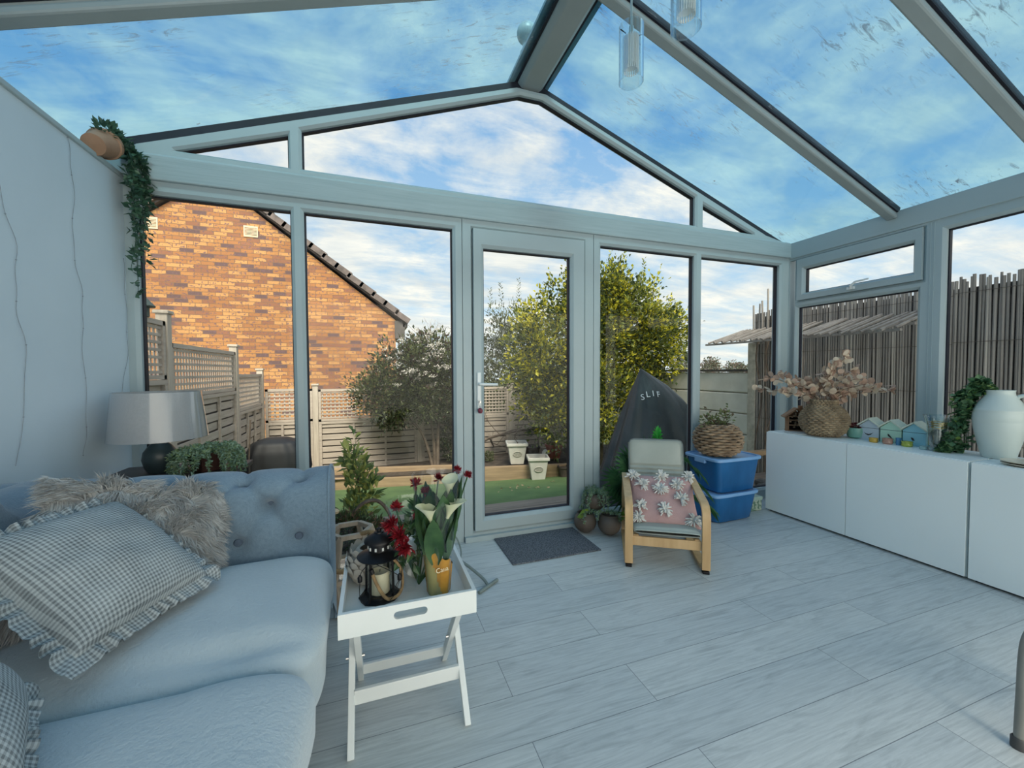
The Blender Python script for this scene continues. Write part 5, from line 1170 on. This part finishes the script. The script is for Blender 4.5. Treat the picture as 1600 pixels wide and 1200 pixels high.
def pad(s0, s1, seams):
    def fn(u, v):
        s = s0 + (s1 - s0) * u; a = 2 * PI * v; e = 1 - (2 * u - 1) ** 14; e2 = max(e, .0) ** .5
        hw = .185 * (1 - .10 * (max(0, u - .92) / .08) ** 2 * (1 if s1 > .8 else 0)); th = (.026 - .012 * sum(math.exp(-((s - q) / .007) ** 2) for q in seams)) * (.25 + .75 * e2)
        c, d = math.cos(a), math.sin(a); x = hw * math.copysign(abs(c) ** .35, c) * (.96 + .04 * e2); q = math.copysign(abs(d) ** .7, d) * th
        y0, z0 = np.interp(s, ps, pathp[:, 0]), np.interp(s, ps, pathp[:, 1]); y1, z1 = np.interp(s + .01, ps, pathp[:, 0]), np.interp(s + .01, ps, pathp[:, 1])
        if s + .01 > ps[-1]: y1, z1 = y0 + .003, z0 + .0095
        t = np.array([y1 - y0, z1 - z0]); t /= np.linalg.norm(t); return (x, y0 - t[1] * q, z0 + t[0] * q + .012)
    return fn
f = pad(.0, .425, [.015, .40]); MB().grid(f, 70, 36, cv=True).build('seat_cushion', PAD, chr_, smooth=True, angle=180)
f = pad(.435, ps[-1], [.655, .685, .715, .745, .47]); MB().grid(f, 90, 36, cv=True).build('back_cushion', PAD, chr_, smooth=True, angle=180)
PIP = pm('grey_piping', (.16, .19, .19), None, 9, .5)
pts = [(x * .985, np.interp(s, ps, pathp[:, 0]) - .028, np.interp(s, ps, pathp[:, 1]) + .020) for x, s in [(-.182, s) for s in np.linspace(.5, ps[-1] - .03, 16)] + [(-.172, ps[-1] - .008), (-.15, ps[-1] - .001), (0, ps[-1]), (.15, ps[-1] - .001), (.172, ps[-1] - .008)] + [(.182, s) for s in np.linspace(ps[-1] - .03, .5, 16)]]
MB().tube(pts, .004, 6).build('piping', PIP, chr_, smooth=True)
pk = thing('pompom_cushion', 'pink square cushion with white wool pompoms on the small armchair', 'cushion')
PINK = pm('pink_weave', (.52, .335, .325), (.43, .27, .265), 7, .95, .3, bscale=110)
CW, CHh = .40, .365
pillow_mb(CW, CHh, .12).build('cushion_body', PINK, pk, smooth=True, angle=180)
WOOL = pm('white_wool', (.72, .72, .69), (.62, .62, .59), 20, .95)
def pom(x, y, r_, sd):
    rr = np.random.default_rng(sd); m = MB(); zc = .06 * max((1 - (2 * x / CW) ** 2) * (1 - (2 * y / CHh) ** 2), 0) ** .42
    for i in range(40):
        a = rr.uniform(0, 6.28); el = rr.uniform(.05, 1.2); d = np.array([math.cos(a) * math.cos(el), math.sin(a) * math.cos(el), math.sin(el)]); L_ = r_ * rr.uniform(.75, 1.1); p0 = np.array([x, y, zc]); p2 = p0 + d * L_ + np.array([0, 0, -.010 * math.cos(el)])
        m.tube([p0, p0 + d * L_ * .55 + np.array([0, 0, .006]), p2], [.0034, .0046, .0042], 5)
    m.build('pompom', WOOL, pk, smooth=True)
for i, (x, y) in enumerate(((-.165, .145), (.0, .135), (.165, .150), (-.115, .075), (.085, .078), (-.015, .04), (-.135, -.065), (.095, -.015), (.0, -.085), (.15, -.13), (-.155, -.13))): pom(x * 1.04, y * 1.08, .051, 70 + i)
Mch = Matrix.Translation(CH0) @ Matrix.Rotation(CHR, 4, 'Z')
pk.matrix_world = Mch @ Matrix.Translation((0.008, .235, .335)) @ Matrix.Rotation(R(-1), 4, 'Y') @ Matrix.Rotation(R(43), 4, 'X')
pt = thing('palm_plant', 'fan palm with long dark green fronds behind the small armchair', 'plant', (1.93, 2.42, 0))
MB().lathe([(.09, 0), (.12, .17), (.125, .18), (.105, .17), (.0, .16)], 24).build('pot', MATS['brown_plastic'], pt)
PALM = leafmat('palm_leaf', (.045, .15, .055), (.02, .075, .035), (.08, .22, .08), .25, 10); PALMB = leafmat('palm_bright', (.05, .52, .08), (.03, .40, .05), (.08, .6, .12), .3, 10)
def frond(base, tipv, spread, L_, n, mat, w_=.013):
    m = MB(); b0 = np.array(base); t0 = np.array(tipv); sp_ = MB().tube(catmull([b0, (b0 + t0) / 2 + np.array([0, 0, .06]), t0], 6), .004, 5)
    d0 = (t0 - b0) / np.linalg.norm(t0 - b0); sd_ = np.cross(d0, (0, 0, 1)); sd_ /= np.linalg.norm(sd_); u0 = np.cross(sd_, d0)
    P, Dd = [], []
    for i in range(n): a = (i / (n - 1) - .5) * spread; P.append(t0); Dd.append(d0 * math.cos(a) + sd_ * math.sin(a) * .8 + u0 * (math.sin(a) * .7 + .1))
    leaves(m, P, Dd, L_ * (1 - .25 * np.abs(np.linspace(-1, 1, n))), w_, droop=.25, fold=.2)
    m.v += []; o = len(m.v); m.v += sp_.v; m.f += [tuple(i + o for i in f_) for f_ in sp_.f]; m.mi += sp_.mi
    m.build('frond', mat, pt, fix=False)
for tv in ((-.17, .04, .42), (-.19, .10, .33), (-.17, .06, .24), (.05, .1, .52), (-.1, .1, .46)): frond((0, 0, .17), tv, 3.4, .22, 17, PALM)
def pinnate(tipv, L_):
    p = catmull([(0, 0, .17), tuple(np.array(tipv) * np.array([.55, .55, 1.05]) + np.array([0, 0, .02])), tipv, (tipv[0] * 1.25, tipv[1] * 1.3, tipv[2] - .07)], 8); m = MB().tube(p, .003, 5); P, Dd = [], []
    for k in range(9, len(p) - 1):
        t = p[k + 1] - p[k - 1]; t /= np.linalg.norm(t); sd = np.cross(t, (0, 0, 1)); sd /= np.linalg.norm(sd)
        for q in (-1, 1): P.append(p[k]); Dd.append(sd * q * .9 + t * .8 + np.array([0, 0, -.15]))
    leaves(m, P, Dd, L_, .011, droop=.2, fold=.2); m.build('frond', PALM, pt, fix=False)
for tv in ((.27, -.08, .47), (.27, -.13, .36), (.25, -.2, .25), (.20, .04, .52)): pinnate(tv, .105)
frond((0.02, 0, .17), (.06, .02, .655), 2.7, .14, 11, PALMB, .022)
# storage boxes
BLU = None
def bluebox():
    m, nt, out = newmat('blue_translucent_plastic'); tr = nt.nodes.new('ShaderNodeBsdfTransparent'); tr.inputs[0].default_value = (.10, .38, .72, 1)
    b_ = nt.nodes.new('ShaderNodeBsdfPrincipled'); b_.inputs['Base Color'].default_value = (.015, .15, .40, 1); b_.inputs['Roughness'].default_value = .22
    v = coords(nt, (1, 1, .4)); n_ = noise(nt, v, 9, 4); fac = ramp(nt, n_, [(.3, (.62, .62, .62)), (.7, (.9, .9, .9))])
    mx = nt.nodes.new('ShaderNodeMixShader'); nt.links.new(fac, mx.inputs[0]); nt.links.new(tr.outputs[0], mx.inputs[1]); nt.links.new(b_.outputs[0], mx.inputs[2]); nt.links.new(mx.outputs[0], out.inputs[0]); return m
BLU = bluebox(); LID = pm('pale_blue_lid', (.22, .43, .72), (.18, .38, .66), 6, .35)
INS = pm('stored_dark_items', (.05, .08, .15), (.16, .15, .13), 9, .9, lo=.45, hi=.55)
def box(cx, cy, zb, h, label, rot):
    t = thing('storage_box', label, 'storage box', (cx, cy, zb), rot); W, Dp = .225, .172; tp = .84
    n = 40
    def rr_(q, k): # rounded rectangle loop
        pts = []
        for i in range(n):
            a = 2 * PI * (i + .5) / n; c, s = math.cos(a), math.sin(a); pts.append((W * k * math.copysign(abs(c) ** .25, c), Dp * k * math.copysign(abs(s) ** .25, s), q))
        return pts
    L = [rr_(.004, tp * .94), rr_(.0, tp * .9)][::-1] + [rr_(.012, tp), rr_(h - .03, .975), rr_(h - .03, 1.0), rr_(h - .014, 1.0)]
    MB().add([p for l in L for p in l], [(k * n + i, k * n + (i + 1) % n, (k + 1) * n + (i + 1) % n, (k + 1) * n + i) for k in range(len(L) - 1) for i in range(n)] + [tuple(range(n))[::-1]]).build('body', BLU, t, smooth=True, angle=45)
    L = [rr_(h - .022, 1.05), rr_(h - .006, 1.055), rr_(h, 1.03), rr_(h, .93), rr_(h - .006, .92)]
    MB().add([p for l in L for p in l], [(k * n + i, k * n + (i + 1) % n, (k + 1) * n + (i + 1) % n, (k + 1) * n + i) for k in range(len(L) - 1) for i in range(n)] + [tuple(range(4 * n, 5 * n))]).build('lid', LID, t, smooth=True, angle=45)
    for sx_ in (-1, 1): MB().b2(sx_ * W * 1.0 - .012, sx_ * W * 1.0 + .012, -.05, .05, h - .05, h - .012).build('clip', LID, t, bevel=.004)
    for i, (dx, dw, hh) in enumerate(((-.10, .12, .6), (.02, .10, .72), (.12, .07, .5))): MB().b2(dx - dw / 2, dx + dw / 2, -.11, .11, .012, h * hh).build('contents', INS, t, bevel=.01)
box(2.615, 2.47, 0, .228, 'blue translucent storage box standing on the floor, lower of the stack', R(2))
box(2.635, 2.465, .228, .268, 'blue translucent storage box with pale blue lid, on top of the stack', R(1))
wb = thing('round_wicker_planter', 'round brown wicker basket planter on top of the blue storage boxes', 'basket', (2.575, 2.455, .490))
woven(wb, 'body', [(.095, .010), (.145, .045), (.168, .11), (.162, .175), (.13, .222), (.09, .245)], 112, 14, WIK, .0088, wb, .011, 24)
for k in range(24): a = 2 * PI * k / 24; MB().tube([(q * math.cos(a), q * math.sin(a), z) for q, z in ((.093, .01), (.142, .045), (.164, .11), (.158, .175), (.126, .222), (.088, .252))], .005, 5).build('stake', WIKD, wb, smooth=True)
MB().lathe([(.085, .004), (.133, .045), (.155, .11), (.15, .175), (.118, .215), (.0, .215)], 24).build('liner', SOIL, wb)
bush('basket_plant', 'sparse small-leaved plant growing out of the round wicker planter', 'plant', [((-.08, 0, .06), (.09, .06, .06)), ((.07, 0, .07), (.08, .06, .07)), ((0, 0, .02), (.12, .08, .04))], 210, .035, .02, [leafmat('sparse_green', (.17, .21, .08), (.09, .12, .05), (.27, .30, .13)), leafmat('sparse_brown', (.16, .12, .07), None or (.09, .07, .04), (.2, .15, .09))], [.75, .25], [([(0, 0, -.03), (-.06, 0, .05), (-.12, 0, .10)], .004), ([(0, 0, -.03), (.06, 0, .06), (.10, 0, .15)], .004)], (2.575, 2.455, .70), seed=51, shell=.2, extra=lambda mb, r: shoots(mb, r, [(-.10, 0, .06, .10), (.10, 0, .09, .09)], .03, .018))
gt = thing('patterned_tin', 'small green and white patterned box on the floor between the boxes and the cabinet', 'box', (2.97, 2.50, 0))
MB().b2(-.07, .07, -.06, .06, 0, .085).build('body', pm('green_pattern', (.45, .52, .42), (.12, .22, .15), 45, .6, lo=.47, hi=.53), gt, bevel=.004)
MB().b2(-.075, .075, -.065, .065, .085, .115).build('lid', pm('mint_lid', (.42, .55, .48), (.36, .49, .42), 9, .5), gt, bevel=.005)

# ------------------------------------------------------------------ cabinet run on the right
CZ = .657
def cabinet(y0, y1, doors, label):
    t = thing('cabinet', label, 'cabinet', (3.07, (y0 + y1) / 2, 0)); h = (y1 - y0) / 2
    MB().b2(.020, .42, -h, h, .012, CZ - .0).build('carcass', CABW, t, bevel=.0015)
    w_ = 2 * h / doors
    for k in range(doors): MB().b2(0, .018, -h + k * w_ + .0018, -h + (k + 1) * w_ - .0018, .016, CZ - .004).build('door', CABW, t, bevel=.0012)
    MB().b2(.03, .40, -h + .02, h - .02, 0, .012).build('plinth', GASKET, t)
cabinet(1.242, 2.434, 2, 'white low cabinet with two plain doors, the one farthest from the camera along the window')
cabinet(.035, 1.232, 2, 'white low cabinet nearest the camera, cut off by the right edge of the photo')
# insect house
ih = thing('insect_house', 'small brown wooden insect house at the far end of the white cabinet', 'ornament', (3.285, 2.345, CZ), R(-38))
BW = wood('brown_wood', (.36, .20, .11), (.24, .13, .07), 2, 5, .7, 8)
MB().b2(-.065, .065, .028, .036, 0, .125).b2(-.066, -.056, -.036, .036, 0, .125).b2(.056, .066, -.036, .036, 0, .125).b2(-.068, .068, -.042, .04, 0, .012).build('box', BW, ih, bevel=.001)
MB().add([(-.056, .026, .12), (.056, .026, .12), (0, .026, .178)], [(0, 1, 2)]).build('back', BW, ih)
for s in (-1, 1): MB().bar((0, 0, .190), (s * .092, 0, .118), .09, .011, up=(0, 0, 1)).build('roof', BW, ih)
MB().b2(.018, .042, -.02, .015, .15, .212).build('chimney', BW, ih)
DK = pm('dark_void', (.02, .012, .008), None, 9, .9)
MB().b2(-.056, .056, .012, .024, .012, .125).build('interior', DK, ih)
for z in (.05, .09, .12): MB().b2(-.056, .056, -.032, .02, z, z + .007).build('shelf', BW, ih)
m = MB(); r = random.Random(2)
for i in range(20): x, z = r.uniform(-.045, .045), r.uniform(.02, .15); m.tube([(x * (1 if z < .12 else .5), -.03 + r.random() * .01, z), (x * (1 if z < .12 else .5), .01, z)], .006, 7)
m.build('reed_tubes', pm('pale_reed', (.50, .36, .24), (.3, .2, .13), 30, .8), ih)
ws = MB().lathe([(.085, 0), (.09, .006), (.0, .008)], 24).build('slate_coaster', pm('white_disc', (.70, .72, .70), None, 6, .5), loc=(3.20, 2.27, CZ)); ws.name = 'white_coaster'; tag(ws, 'flat white disc under the edge of the woven vase', 'coaster')
wk = thing('woven_vase', 'round woven seagrass vase on the white cabinet holding dried leaves', 'vase', (3.265, 2.115, CZ + .0))
SEAG = pm('seagrass', (.38, .285, .18), (.20, .145, .09), 16, .85, .4, bscale=90)
woven(wk, 'body', [(.088, .006), (.130, .045), (.150, .105), (.140, .165), (.105, .215), (.078, .240), (.078, .278)], 120, 21, SEAG, .0088, wk, .0065, 44)
MB().lathe([(.083, .002), (.124, .045), (.144, .105), (.134, .165), (.099, .215), (.072, .245), (.0, .2)], 30).build('lining', WIKD, wk)
dl = thing('dried_leaves', 'spray of dried beige eucalyptus leaves in the woven vase', 'dried flowers', (3.265, 2.115, CZ + .25))
DRY = [leafmat('dry_beige', (.74, .62, .48), (.62, .48, .36), (.84, .74, .62), .3, 14), leafmat('dry_pink', (.56, .38, .29), (.42, .27, .20), (.64, .47, .37), .3, 14)]
mb, sm = MB(), MB(); r = np.random.default_rng(17)
tips = [(-.30, .06, .20), (-.34, .0, .10), (-.24, -.05, .22), (-.16, .05, .14), (.10, -.02, .36), (.05, .05, .30), (.14, -.06, .26), (.0, -.05, .22), (.20, -.10, .15), (.30, -.18, .10), (-.08, -.08, .17), (.16, .04, .20), (-.2, .1, .08), (.24, -.04, .12)]
# spray spreads mostly along the cabinet (world -y is toward the camera)
for (a, b_, z) in tips:
    a *= 1.28; tip = np.array([a * .544 - b_ * .839, -a * .839 - b_ * .544, z]) ; p = catmull([(0, 0, -.03), tip * np.array([.35, .35, .6]), tip], 6); sm.tube(p, .0022, 4)
    for k in range(4, len(p)):
        for _ in range(3):
            d = r.normal(size=3) + (tip / np.linalg.norm(tip)) * .8; q = p[k] + r.normal(size=3) * .01; d /= np.linalg.norm(d); L_ = .050 * r.uniform(.8, 1.2)
            s_v = np.cross(d, r.normal(size=3)); s_v /= np.linalg.norm(s_v); vs = [q + d * L_ * (.5 - .5 * math.cos(t)) + s_v * L_ * .42 * math.sin(t) for t in np.linspace(0, 2 * PI, 9)[:-1]]
            mb.add(vs, [tuple(range(8))], int(r.random() < .45))
mb.build('leaf_spray', DRY, dl, fix=False); sm.build('stems', pm('dry_stem', (.20, .12, .08), None, 9, .8), dl)
gb = thing('mint_bowl', 'small mint green pot with dark red rosettes on the white cabinet beside the woven vase', 'plant pot', (3.365, 1.955, CZ))
MB().lathe([(.036, 0), (.052, .012), (.058, .05), (.055, .078), (.050, .078), (.048, .06)], 28).build('bowl', pm('mint_glaze', (.22, .44, .36), (.16, .36, .29), 6, .3), gb, smooth=True)
foliage_mb([((0, 0, .082), (.05, .05, .018))], 160, .022, .014, 1, np.random.default_rng(3)).build('rosettes', leafmat('oxblood_leaf', (.20, .05, .05), (.11, .03, .03), (.28, .12, .10)), gb, fix=False)
HUTS = [((.48, .56, .62), (.45, .53, .59), 'pale grey-blue beach hut box with a dark bird motif, leftmost of three on the cabinet'), ((.44, .70, .57), (.41, .66, .54), 'mint green beach hut box with a dark bird motif, middle of three on the cabinet'), ((.28, .60, .70), (.26, .56, .66), 'turquoise beach hut box, rightmost of three on the cabinet, beside the glass vase')]
HROOF = pm('cream_hut_roof', (.66, .70, .58), (.58, .62, .52), 7, .6); BIRD = pm('bird_print', (.02, .022, .025), None, 9, .6)
for i, (c1, c2, lab) in enumerate(HUTS):
    t = thing('beach_hut_box', lab, 'box', (3.35 + .006 * i, 1.865 - i * .124, CZ), R(-90 + 6), 'beach hut boxes')
    M_ = pm('hut_paint_' + 'abc'[i], c1, c2, 12, .6); hw, hh = .057, .098
    MB().b2(-hw, hw, 0, .10, 0, .086).build('drawer_body', M_, t, bevel=.0015)
    MB().prism([(-hw, .089), (hw, .089), (hw, .10), (0, .150), (-hw, .10)], lambda a, b_, d: (a, d, b_), 0, .10).build('lid', M_, t)
    MB().b2(-hw + .002, hw - .002, .002, .098, .085, .090).build('lid_gap', GASKET, t)
    for s in (-1, 1): MB().bar((s * -.002, .046, .157), (s * (hw + .010), .046, .103), .118, .008, up=(0, 0, 1)).build('roof', HROOF, t)
    bm_ = [[(-.030, .056), (-.018, .047), (0, .044), (.018, .052), (.028, .060), (.012, .040), (-.004, .034), (-.020, .042)], [(-.016, .062), (-.008, .058), (.004, .042), (.016, .022), (.002, .034), (-.014, .046)], [(-.016, .056), (-.004, .052), (.004, .036), (-.008, .034), (-.014, .046)]][i]
    MB().add([(a, -.001, b_) for a, b_ in bm_], [tuple(range(len(bm_)))]).build('bird_motif', BIRD, t, fix=False)
GEM = []
for nm, c in (('amber', (.75, .48, .08)), ('rose', (.60, .34, .26)), ('sapphire', (.08, .30, .55)), ('lime', (.48, .58, .10)), ('aqua', (.35, .60, .62))):
    m, nt, out = newmat('glass_' + nm); b_ = pbsdf(nt, out, c, .12); b_.inputs['Transmission Weight'].default_value = .35; GEM.append((nm, m))
for (nm, m), (x, y, r_, h) in zip(GEM, ((3.285, 1.80, .027, .030), (3.295, 1.725, .030, .038), (3.31, 1.672, .016, .048), (3.30, 1.622, .030, .034), (3.27, 1.525, .020, .022))):
    o = MB().lathe([(r_ * .8, 0), (r_, h * .3), (r_ * .9, h * .6), (r_, h), (r_ * .86, h), (r_ * .7, h * .3), (0, h * .28)], 10, rfn=lambda a, i, z: 1 + .08 * math.sin(a * 5)).build('glass_tealight', m, loc=(x, y, CZ), smooth=True)
    tag(o, {'amber': 'amber', 'rose': 'pinkish brown', 'sapphire': 'blue', 'lime': 'lime green', 'aqua': 'pale aqua'}[nm] + ' glass tealight holder in front of the beach hut boxes', 'candle holder', 'coloured glass tealight holders')
gv = thing('cut_glass_vase', 'cut glass vase with a flared rim and gold band, left of the ivy', 'vase', (3.30, 1.475, CZ))
CUT = glassmat('cut_glass', (.80, .86, .85), .10, .8, rough=.03, pw=1.5)
MB().lathe([(.036, 0), (.040, .01), (.043, .05), (.046, .12), (.049, .16), (.060, .205), (.066, .222)], 32, rfn=lambda a, i, z: 1 + (.03 * math.sin(a * 16) if i in (2, 3, 4) else 0) + (.05 * math.sin(a * 8) if i > 5 else 0)).lathe([(.030, .012), (.037, .05), (.040, .12), (.043, .16), (.054, .205)], 32).build('bowl', CUT, gv, smooth=True, fix=False)
GOLD = pm('gold_band', (.75, .50, .12), (.55, .34, .07), 14, .25, metal=1)
for z, r_ in ((.145, .041), (.162, .044), (.175, .047)): MB().tube([(r_ * math.cos(a), r_ * math.sin(a), z + .004 * math.sin(3 * a)) for a in np.linspace(0, 2 * PI, 28)[:-1]], .0028, 6, closed=True).build('gold_band', GOLD, gv, smooth=True)
MB().lathe([(.02, .012), (.033, .03), (.035, .10), (.02, .13)], 14, rfn=lambda a, i, z: 1 + .2 * math.sin(a * 4 + i)).build('contents', pm('grey_crystals', (.20, .22, .20), (.08, .09, .08), 40, .3), gv)
jg = thing('white_jug', 'large white ribbed ceramic jug with a looped handle on the cabinet', 'jug', (3.35, 1.235, CZ))
JW = pm('jug_white', (.60, .68, .65), (.56, .64, .61), 3, .35)
JS = .66
pj = [(.094, 0), (.100, .004), (.122, .07), (.150, .16), (.158, .205), (.157, .212), (.160, .217), (.157, .25), (.153, .268), (.155, .272), (.148, .278), (.125, .315), (.098, .345), (.086, .36), (.083, .375), (.088, .385), (.081, .386), (.076, .37)]
MB().lathe([(a_ * JS, b_) for a_, b_ in pj], 48).build('body', JW, jg, smooth=True, angle=60)
MB().tube(catmull([(q_ * .30, -q_ * .954, z_) for q_, z_ in ((.052, .330), (.070, .352), (.098, .356), (.120, .335), (.120, .300), (.100, .262))], 8), .010, 10, flat=(1, 1.3)).build('handle', JW, jg, smooth=True)
iv = thing('ivy_plant', 'trailing green ivy tumbling out of the white jug and down its left side', 'plant', (3.345, 1.25, CZ))
IVY = [leafmat('ivy_dark', (.065, .165, .075), (.035, .10, .05), (.11, .22, .10), .25, 20), leafmat('ivy_mid', (.15, .28, .13), (.09, .19, .08), (.22, .36, .16), .25, 20), leafmat('ivy_lime', (.26, .42, .09), (.16, .3, .06), (.36, .5, .14), .3, 20)]
r = np.random.default_rng(23); mb = MB(); sm = MB()
for i in range(14):
    ex = r.uniform(-.02, .05); drop = r.uniform(.2, .38) if i > 3 else .05; wv_ = r.uniform(-.03, .03)
    path = [(0, .01, .37), (-.01, .05, .41 + r.uniform(-.02, .03)), (-.02 + ex, .085 + wv_ * .7, .39), (-.03 + ex, .125 + wv_, .36 - drop * .4), (-.04 + ex * 1.4, .14 + r.uniform(-.025, .035), max(.03, .36 - drop))]
    if drop > .3: path.append((-.05 + ex, .17 + r.uniform(-.03, .06), .025))
    p = catmull(path, 7); sm.tube(p, .0018, 4)
    P = np.array([q + r.normal(size=3) * .012 for q in p[4:] for _ in range(3)]); P[:, 2] = np.maximum(P[:, 2], .02)
    leaves(mb, P, r.normal(size=(len(P), 3)) + np.array([-.6, .1, -.2]), .034 * (.7 + .6 * r.random(len(P))), .032, r.choice(3, len(P), p=[.60, .34, .06]), fold=.12, r=r)
mb.build('foliage', IVY, iv, fix=False); sm.build('stems', LILY[0], iv)
for k, nm in enumerate(('lower', 'upper')):
    o = MB().lathe([(.04, 0), (.068, .004), (.090, .010), (.091, .013), (.068, .009), (.0, .008)], 40, (0, 0, k * .011)).build('side_plate', pm('cream_plate', (.62, .58, .47), (.56, .52, .42), 6, .35), loc=(3.195, 1.075, CZ), smooth=True)
    tag(o, nm + ' plate of the cream pair at the right edge, in front of the white jug', 'plate', 'cream plates on the cabinet')

# ------------------------------------------------------------------ pendant lamps, ledge plant, stool
def pendant(y, zb, label):
    t = thing('pendant_lamp', label, 'pendant lamp', (1.079, y, zb), 0, 'pendant lamps')
    CL = MATS.get('clear_cylinder') or glassmat('clear_cylinder', (.94, .97, .98), .07, .8, pw=2.2)
    h = .235
    MB().lathe([(.052, 0), (.052, h)], 40, capb=False).lathe([(.0485, 0), (.0485, h)], 40, capb=False).build('glass_cylinder', CL, t, smooth=True, fix=False)
    MB().tube([(.0505 * math.cos(a), .0505 * math.sin(a), 0) for a in np.linspace(0, 2 * PI, 40)[:-1]], .002, 6, closed=True).build('rim', CL, t, fix=False)
    MB().tube([(.0505 * math.cos(a), .0505 * math.sin(a), h) for a in np.linspace(0, 2 * PI, 40)[:-1]], .002, 6, closed=True).build('rim', CL, t, fix=False)
    FR = MATS.get('frosted_tube') or pm('frosted_tube', (.90, .92, .90), (.84, .86, .84), 9, .5, Emission_Strength=0)
    o = MB().lathe([(.0285, .066), (.0285, .185), (.02, .19)], 24).build('inner_tube', FR, t, smooth=True)
    m = MB()
    for i in range(22): a = 2 * PI * i / 22; m.tube([(.030 * math.cos(a), .030 * math.sin(a), .045), (.030 * math.cos(a), .030 * math.sin(a), .19)], .0028, 5)
    m.build('glass_rods', FR, o, smooth=True)
    zt = 3.135 - zb
    MB().tube([(0, 0, .17), (0, 0, zt - .02)], .0045, 8).tube([(0, 0, .175), (0, 0, .235)], .010, 8).build('rod', pm('satin_metal', (.62, .66, .62), (.5, .54, .5), 9, .3, metal=.8), t, smooth=True)
    MB().tube([(-.062, -.01, .20), (-.028, 0, .20)], .0022, 5).tube([(.028, .0, .20), (.056, -.008, .215)], .0022, 5).build('fixing_pin', BLACKM, t)
    MB().lathe([(.045, zt - .025), (.048, zt - .0)], 24, capt=True).build('ceiling_rose', METAL, t, smooth=True)
pendant(1.513, 2.412, 'clear glass cylinder pendant lamp hanging below the roof ridge, the farther of two')
pendant(1.19, 2.384, 'clear glass cylinder pendant lamp cut off by the top edge, the nearer of two')
lp = thing('ledge_plant_pot', 'terracotta pot with trailing green vines tipped on the ledge atop the left wall', 'plant', (-1.265, 2.50, 2.187))
TER = pm('terracotta', (.42, .24, .15), (.30, .165, .10), 6, .8)
o = MB().lathe([(.045, 0), (.062, .10), (.068, .105), (.068, .13), (.058, .13), (.052, .1)], 28).build('pot', TER, lp, smooth=True); o.matrix_local = Matrix.Translation((.062, -.045, .050)) @ Matrix.Rotation(R(-8), 4, 'Y') @ Matrix.Rotation(R(-62), 4, 'X') @ Matrix.Translation((0, 0, -.05))
VINE = [leafmat('vine_dark', (.035, .095, .065), (.018, .05, .036), (.06, .14, .09), .2, 16), leafmat('vine_mid', (.06, .14, .085), (.03, .08, .05), (.10, .2, .12), .2, 16)]
mb, sm = MB(), MB(); r = np.random.default_rng(31)
for i in range(13):
    Ld = [.62, .50, .55, .40, .45, .35, .3, .25, .3, .2, .16, .12, .1][i]; yy = .07 + r.uniform(.0, .11); xx = .10 + r.uniform(-.01, .06)
    path = [(.06, .0, .10), (.08, .06, .13 + r.uniform(-.02, .02)), (xx, yy, .06), (xx + .01, yy + r.uniform(-.02, .03), -Ld * .4), (xx + r.uniform(-.01, .03), yy + r.uniform(-.03, .04), -Ld)]
    p = catmull(path, 9); sm.tube(p, .0013, 4); P = np.array([q + r.normal(size=3) * .007 for q in p[6:] for _ in range(2)])
    leaves(mb, P, r.normal(size=(len(P), 3)) * 1.0 + np.array([.3, -.35, -.1]), .040 * (.7 + .6 * r.random(len(P))), .022, r.choice(2, len(P)), fold=.2, r=r)
P, d = blob_points([((.07, .03, .13), (.04, .09, .05))], 130, r); leaves(mb, P, d + np.array([0, 0, .3]), .03, .017, r.choice(2, 130), r=r)
mb.build('vines', VINE, lp, fix=False); sm.build('stems', VINE[0], lp)
stl = thing('metal_stool', 'grey tubular metal stool leg at the bottom right corner, rest out of frame', 'stool', (2.045, .60, 0))
GM = pm('taupe_metal', (.27, .27, .245), (.21, .21, .19), 6, .45, metal=.2)
for (x, y) in ((-.19, .02), (.19, .02), (-.12, -.32), (.12, -.32)):
    sx_ = 1 if x > 0 else -1
    MB().tube(catmull([(x, y, .022), (x - sx_ * .006, y, .15), (x - sx_ * .012, y, .28), (x - sx_ * .03, y, .335), (x - sx_ * .075, y, .36)], 8), .0135, 12).build('leg', GM, stl, smooth=True)
    MB().lathe([(.019, 0), (.019, .03), (.015, .035)], 14, (x, y, 0)).build('foot_cap', pm('dark_cap', (.06, .06, .06), None, 9, .5), stl, smooth=True)
MB().lathe([(.17, .35), (.18, .36), (.18, .385), (.165, .395), (0, .395)], 32, (0, -.14, 0)).build('seat', pm('taupe_seat', (.22, .21, .20), None, 9, .8), stl, smooth=True)
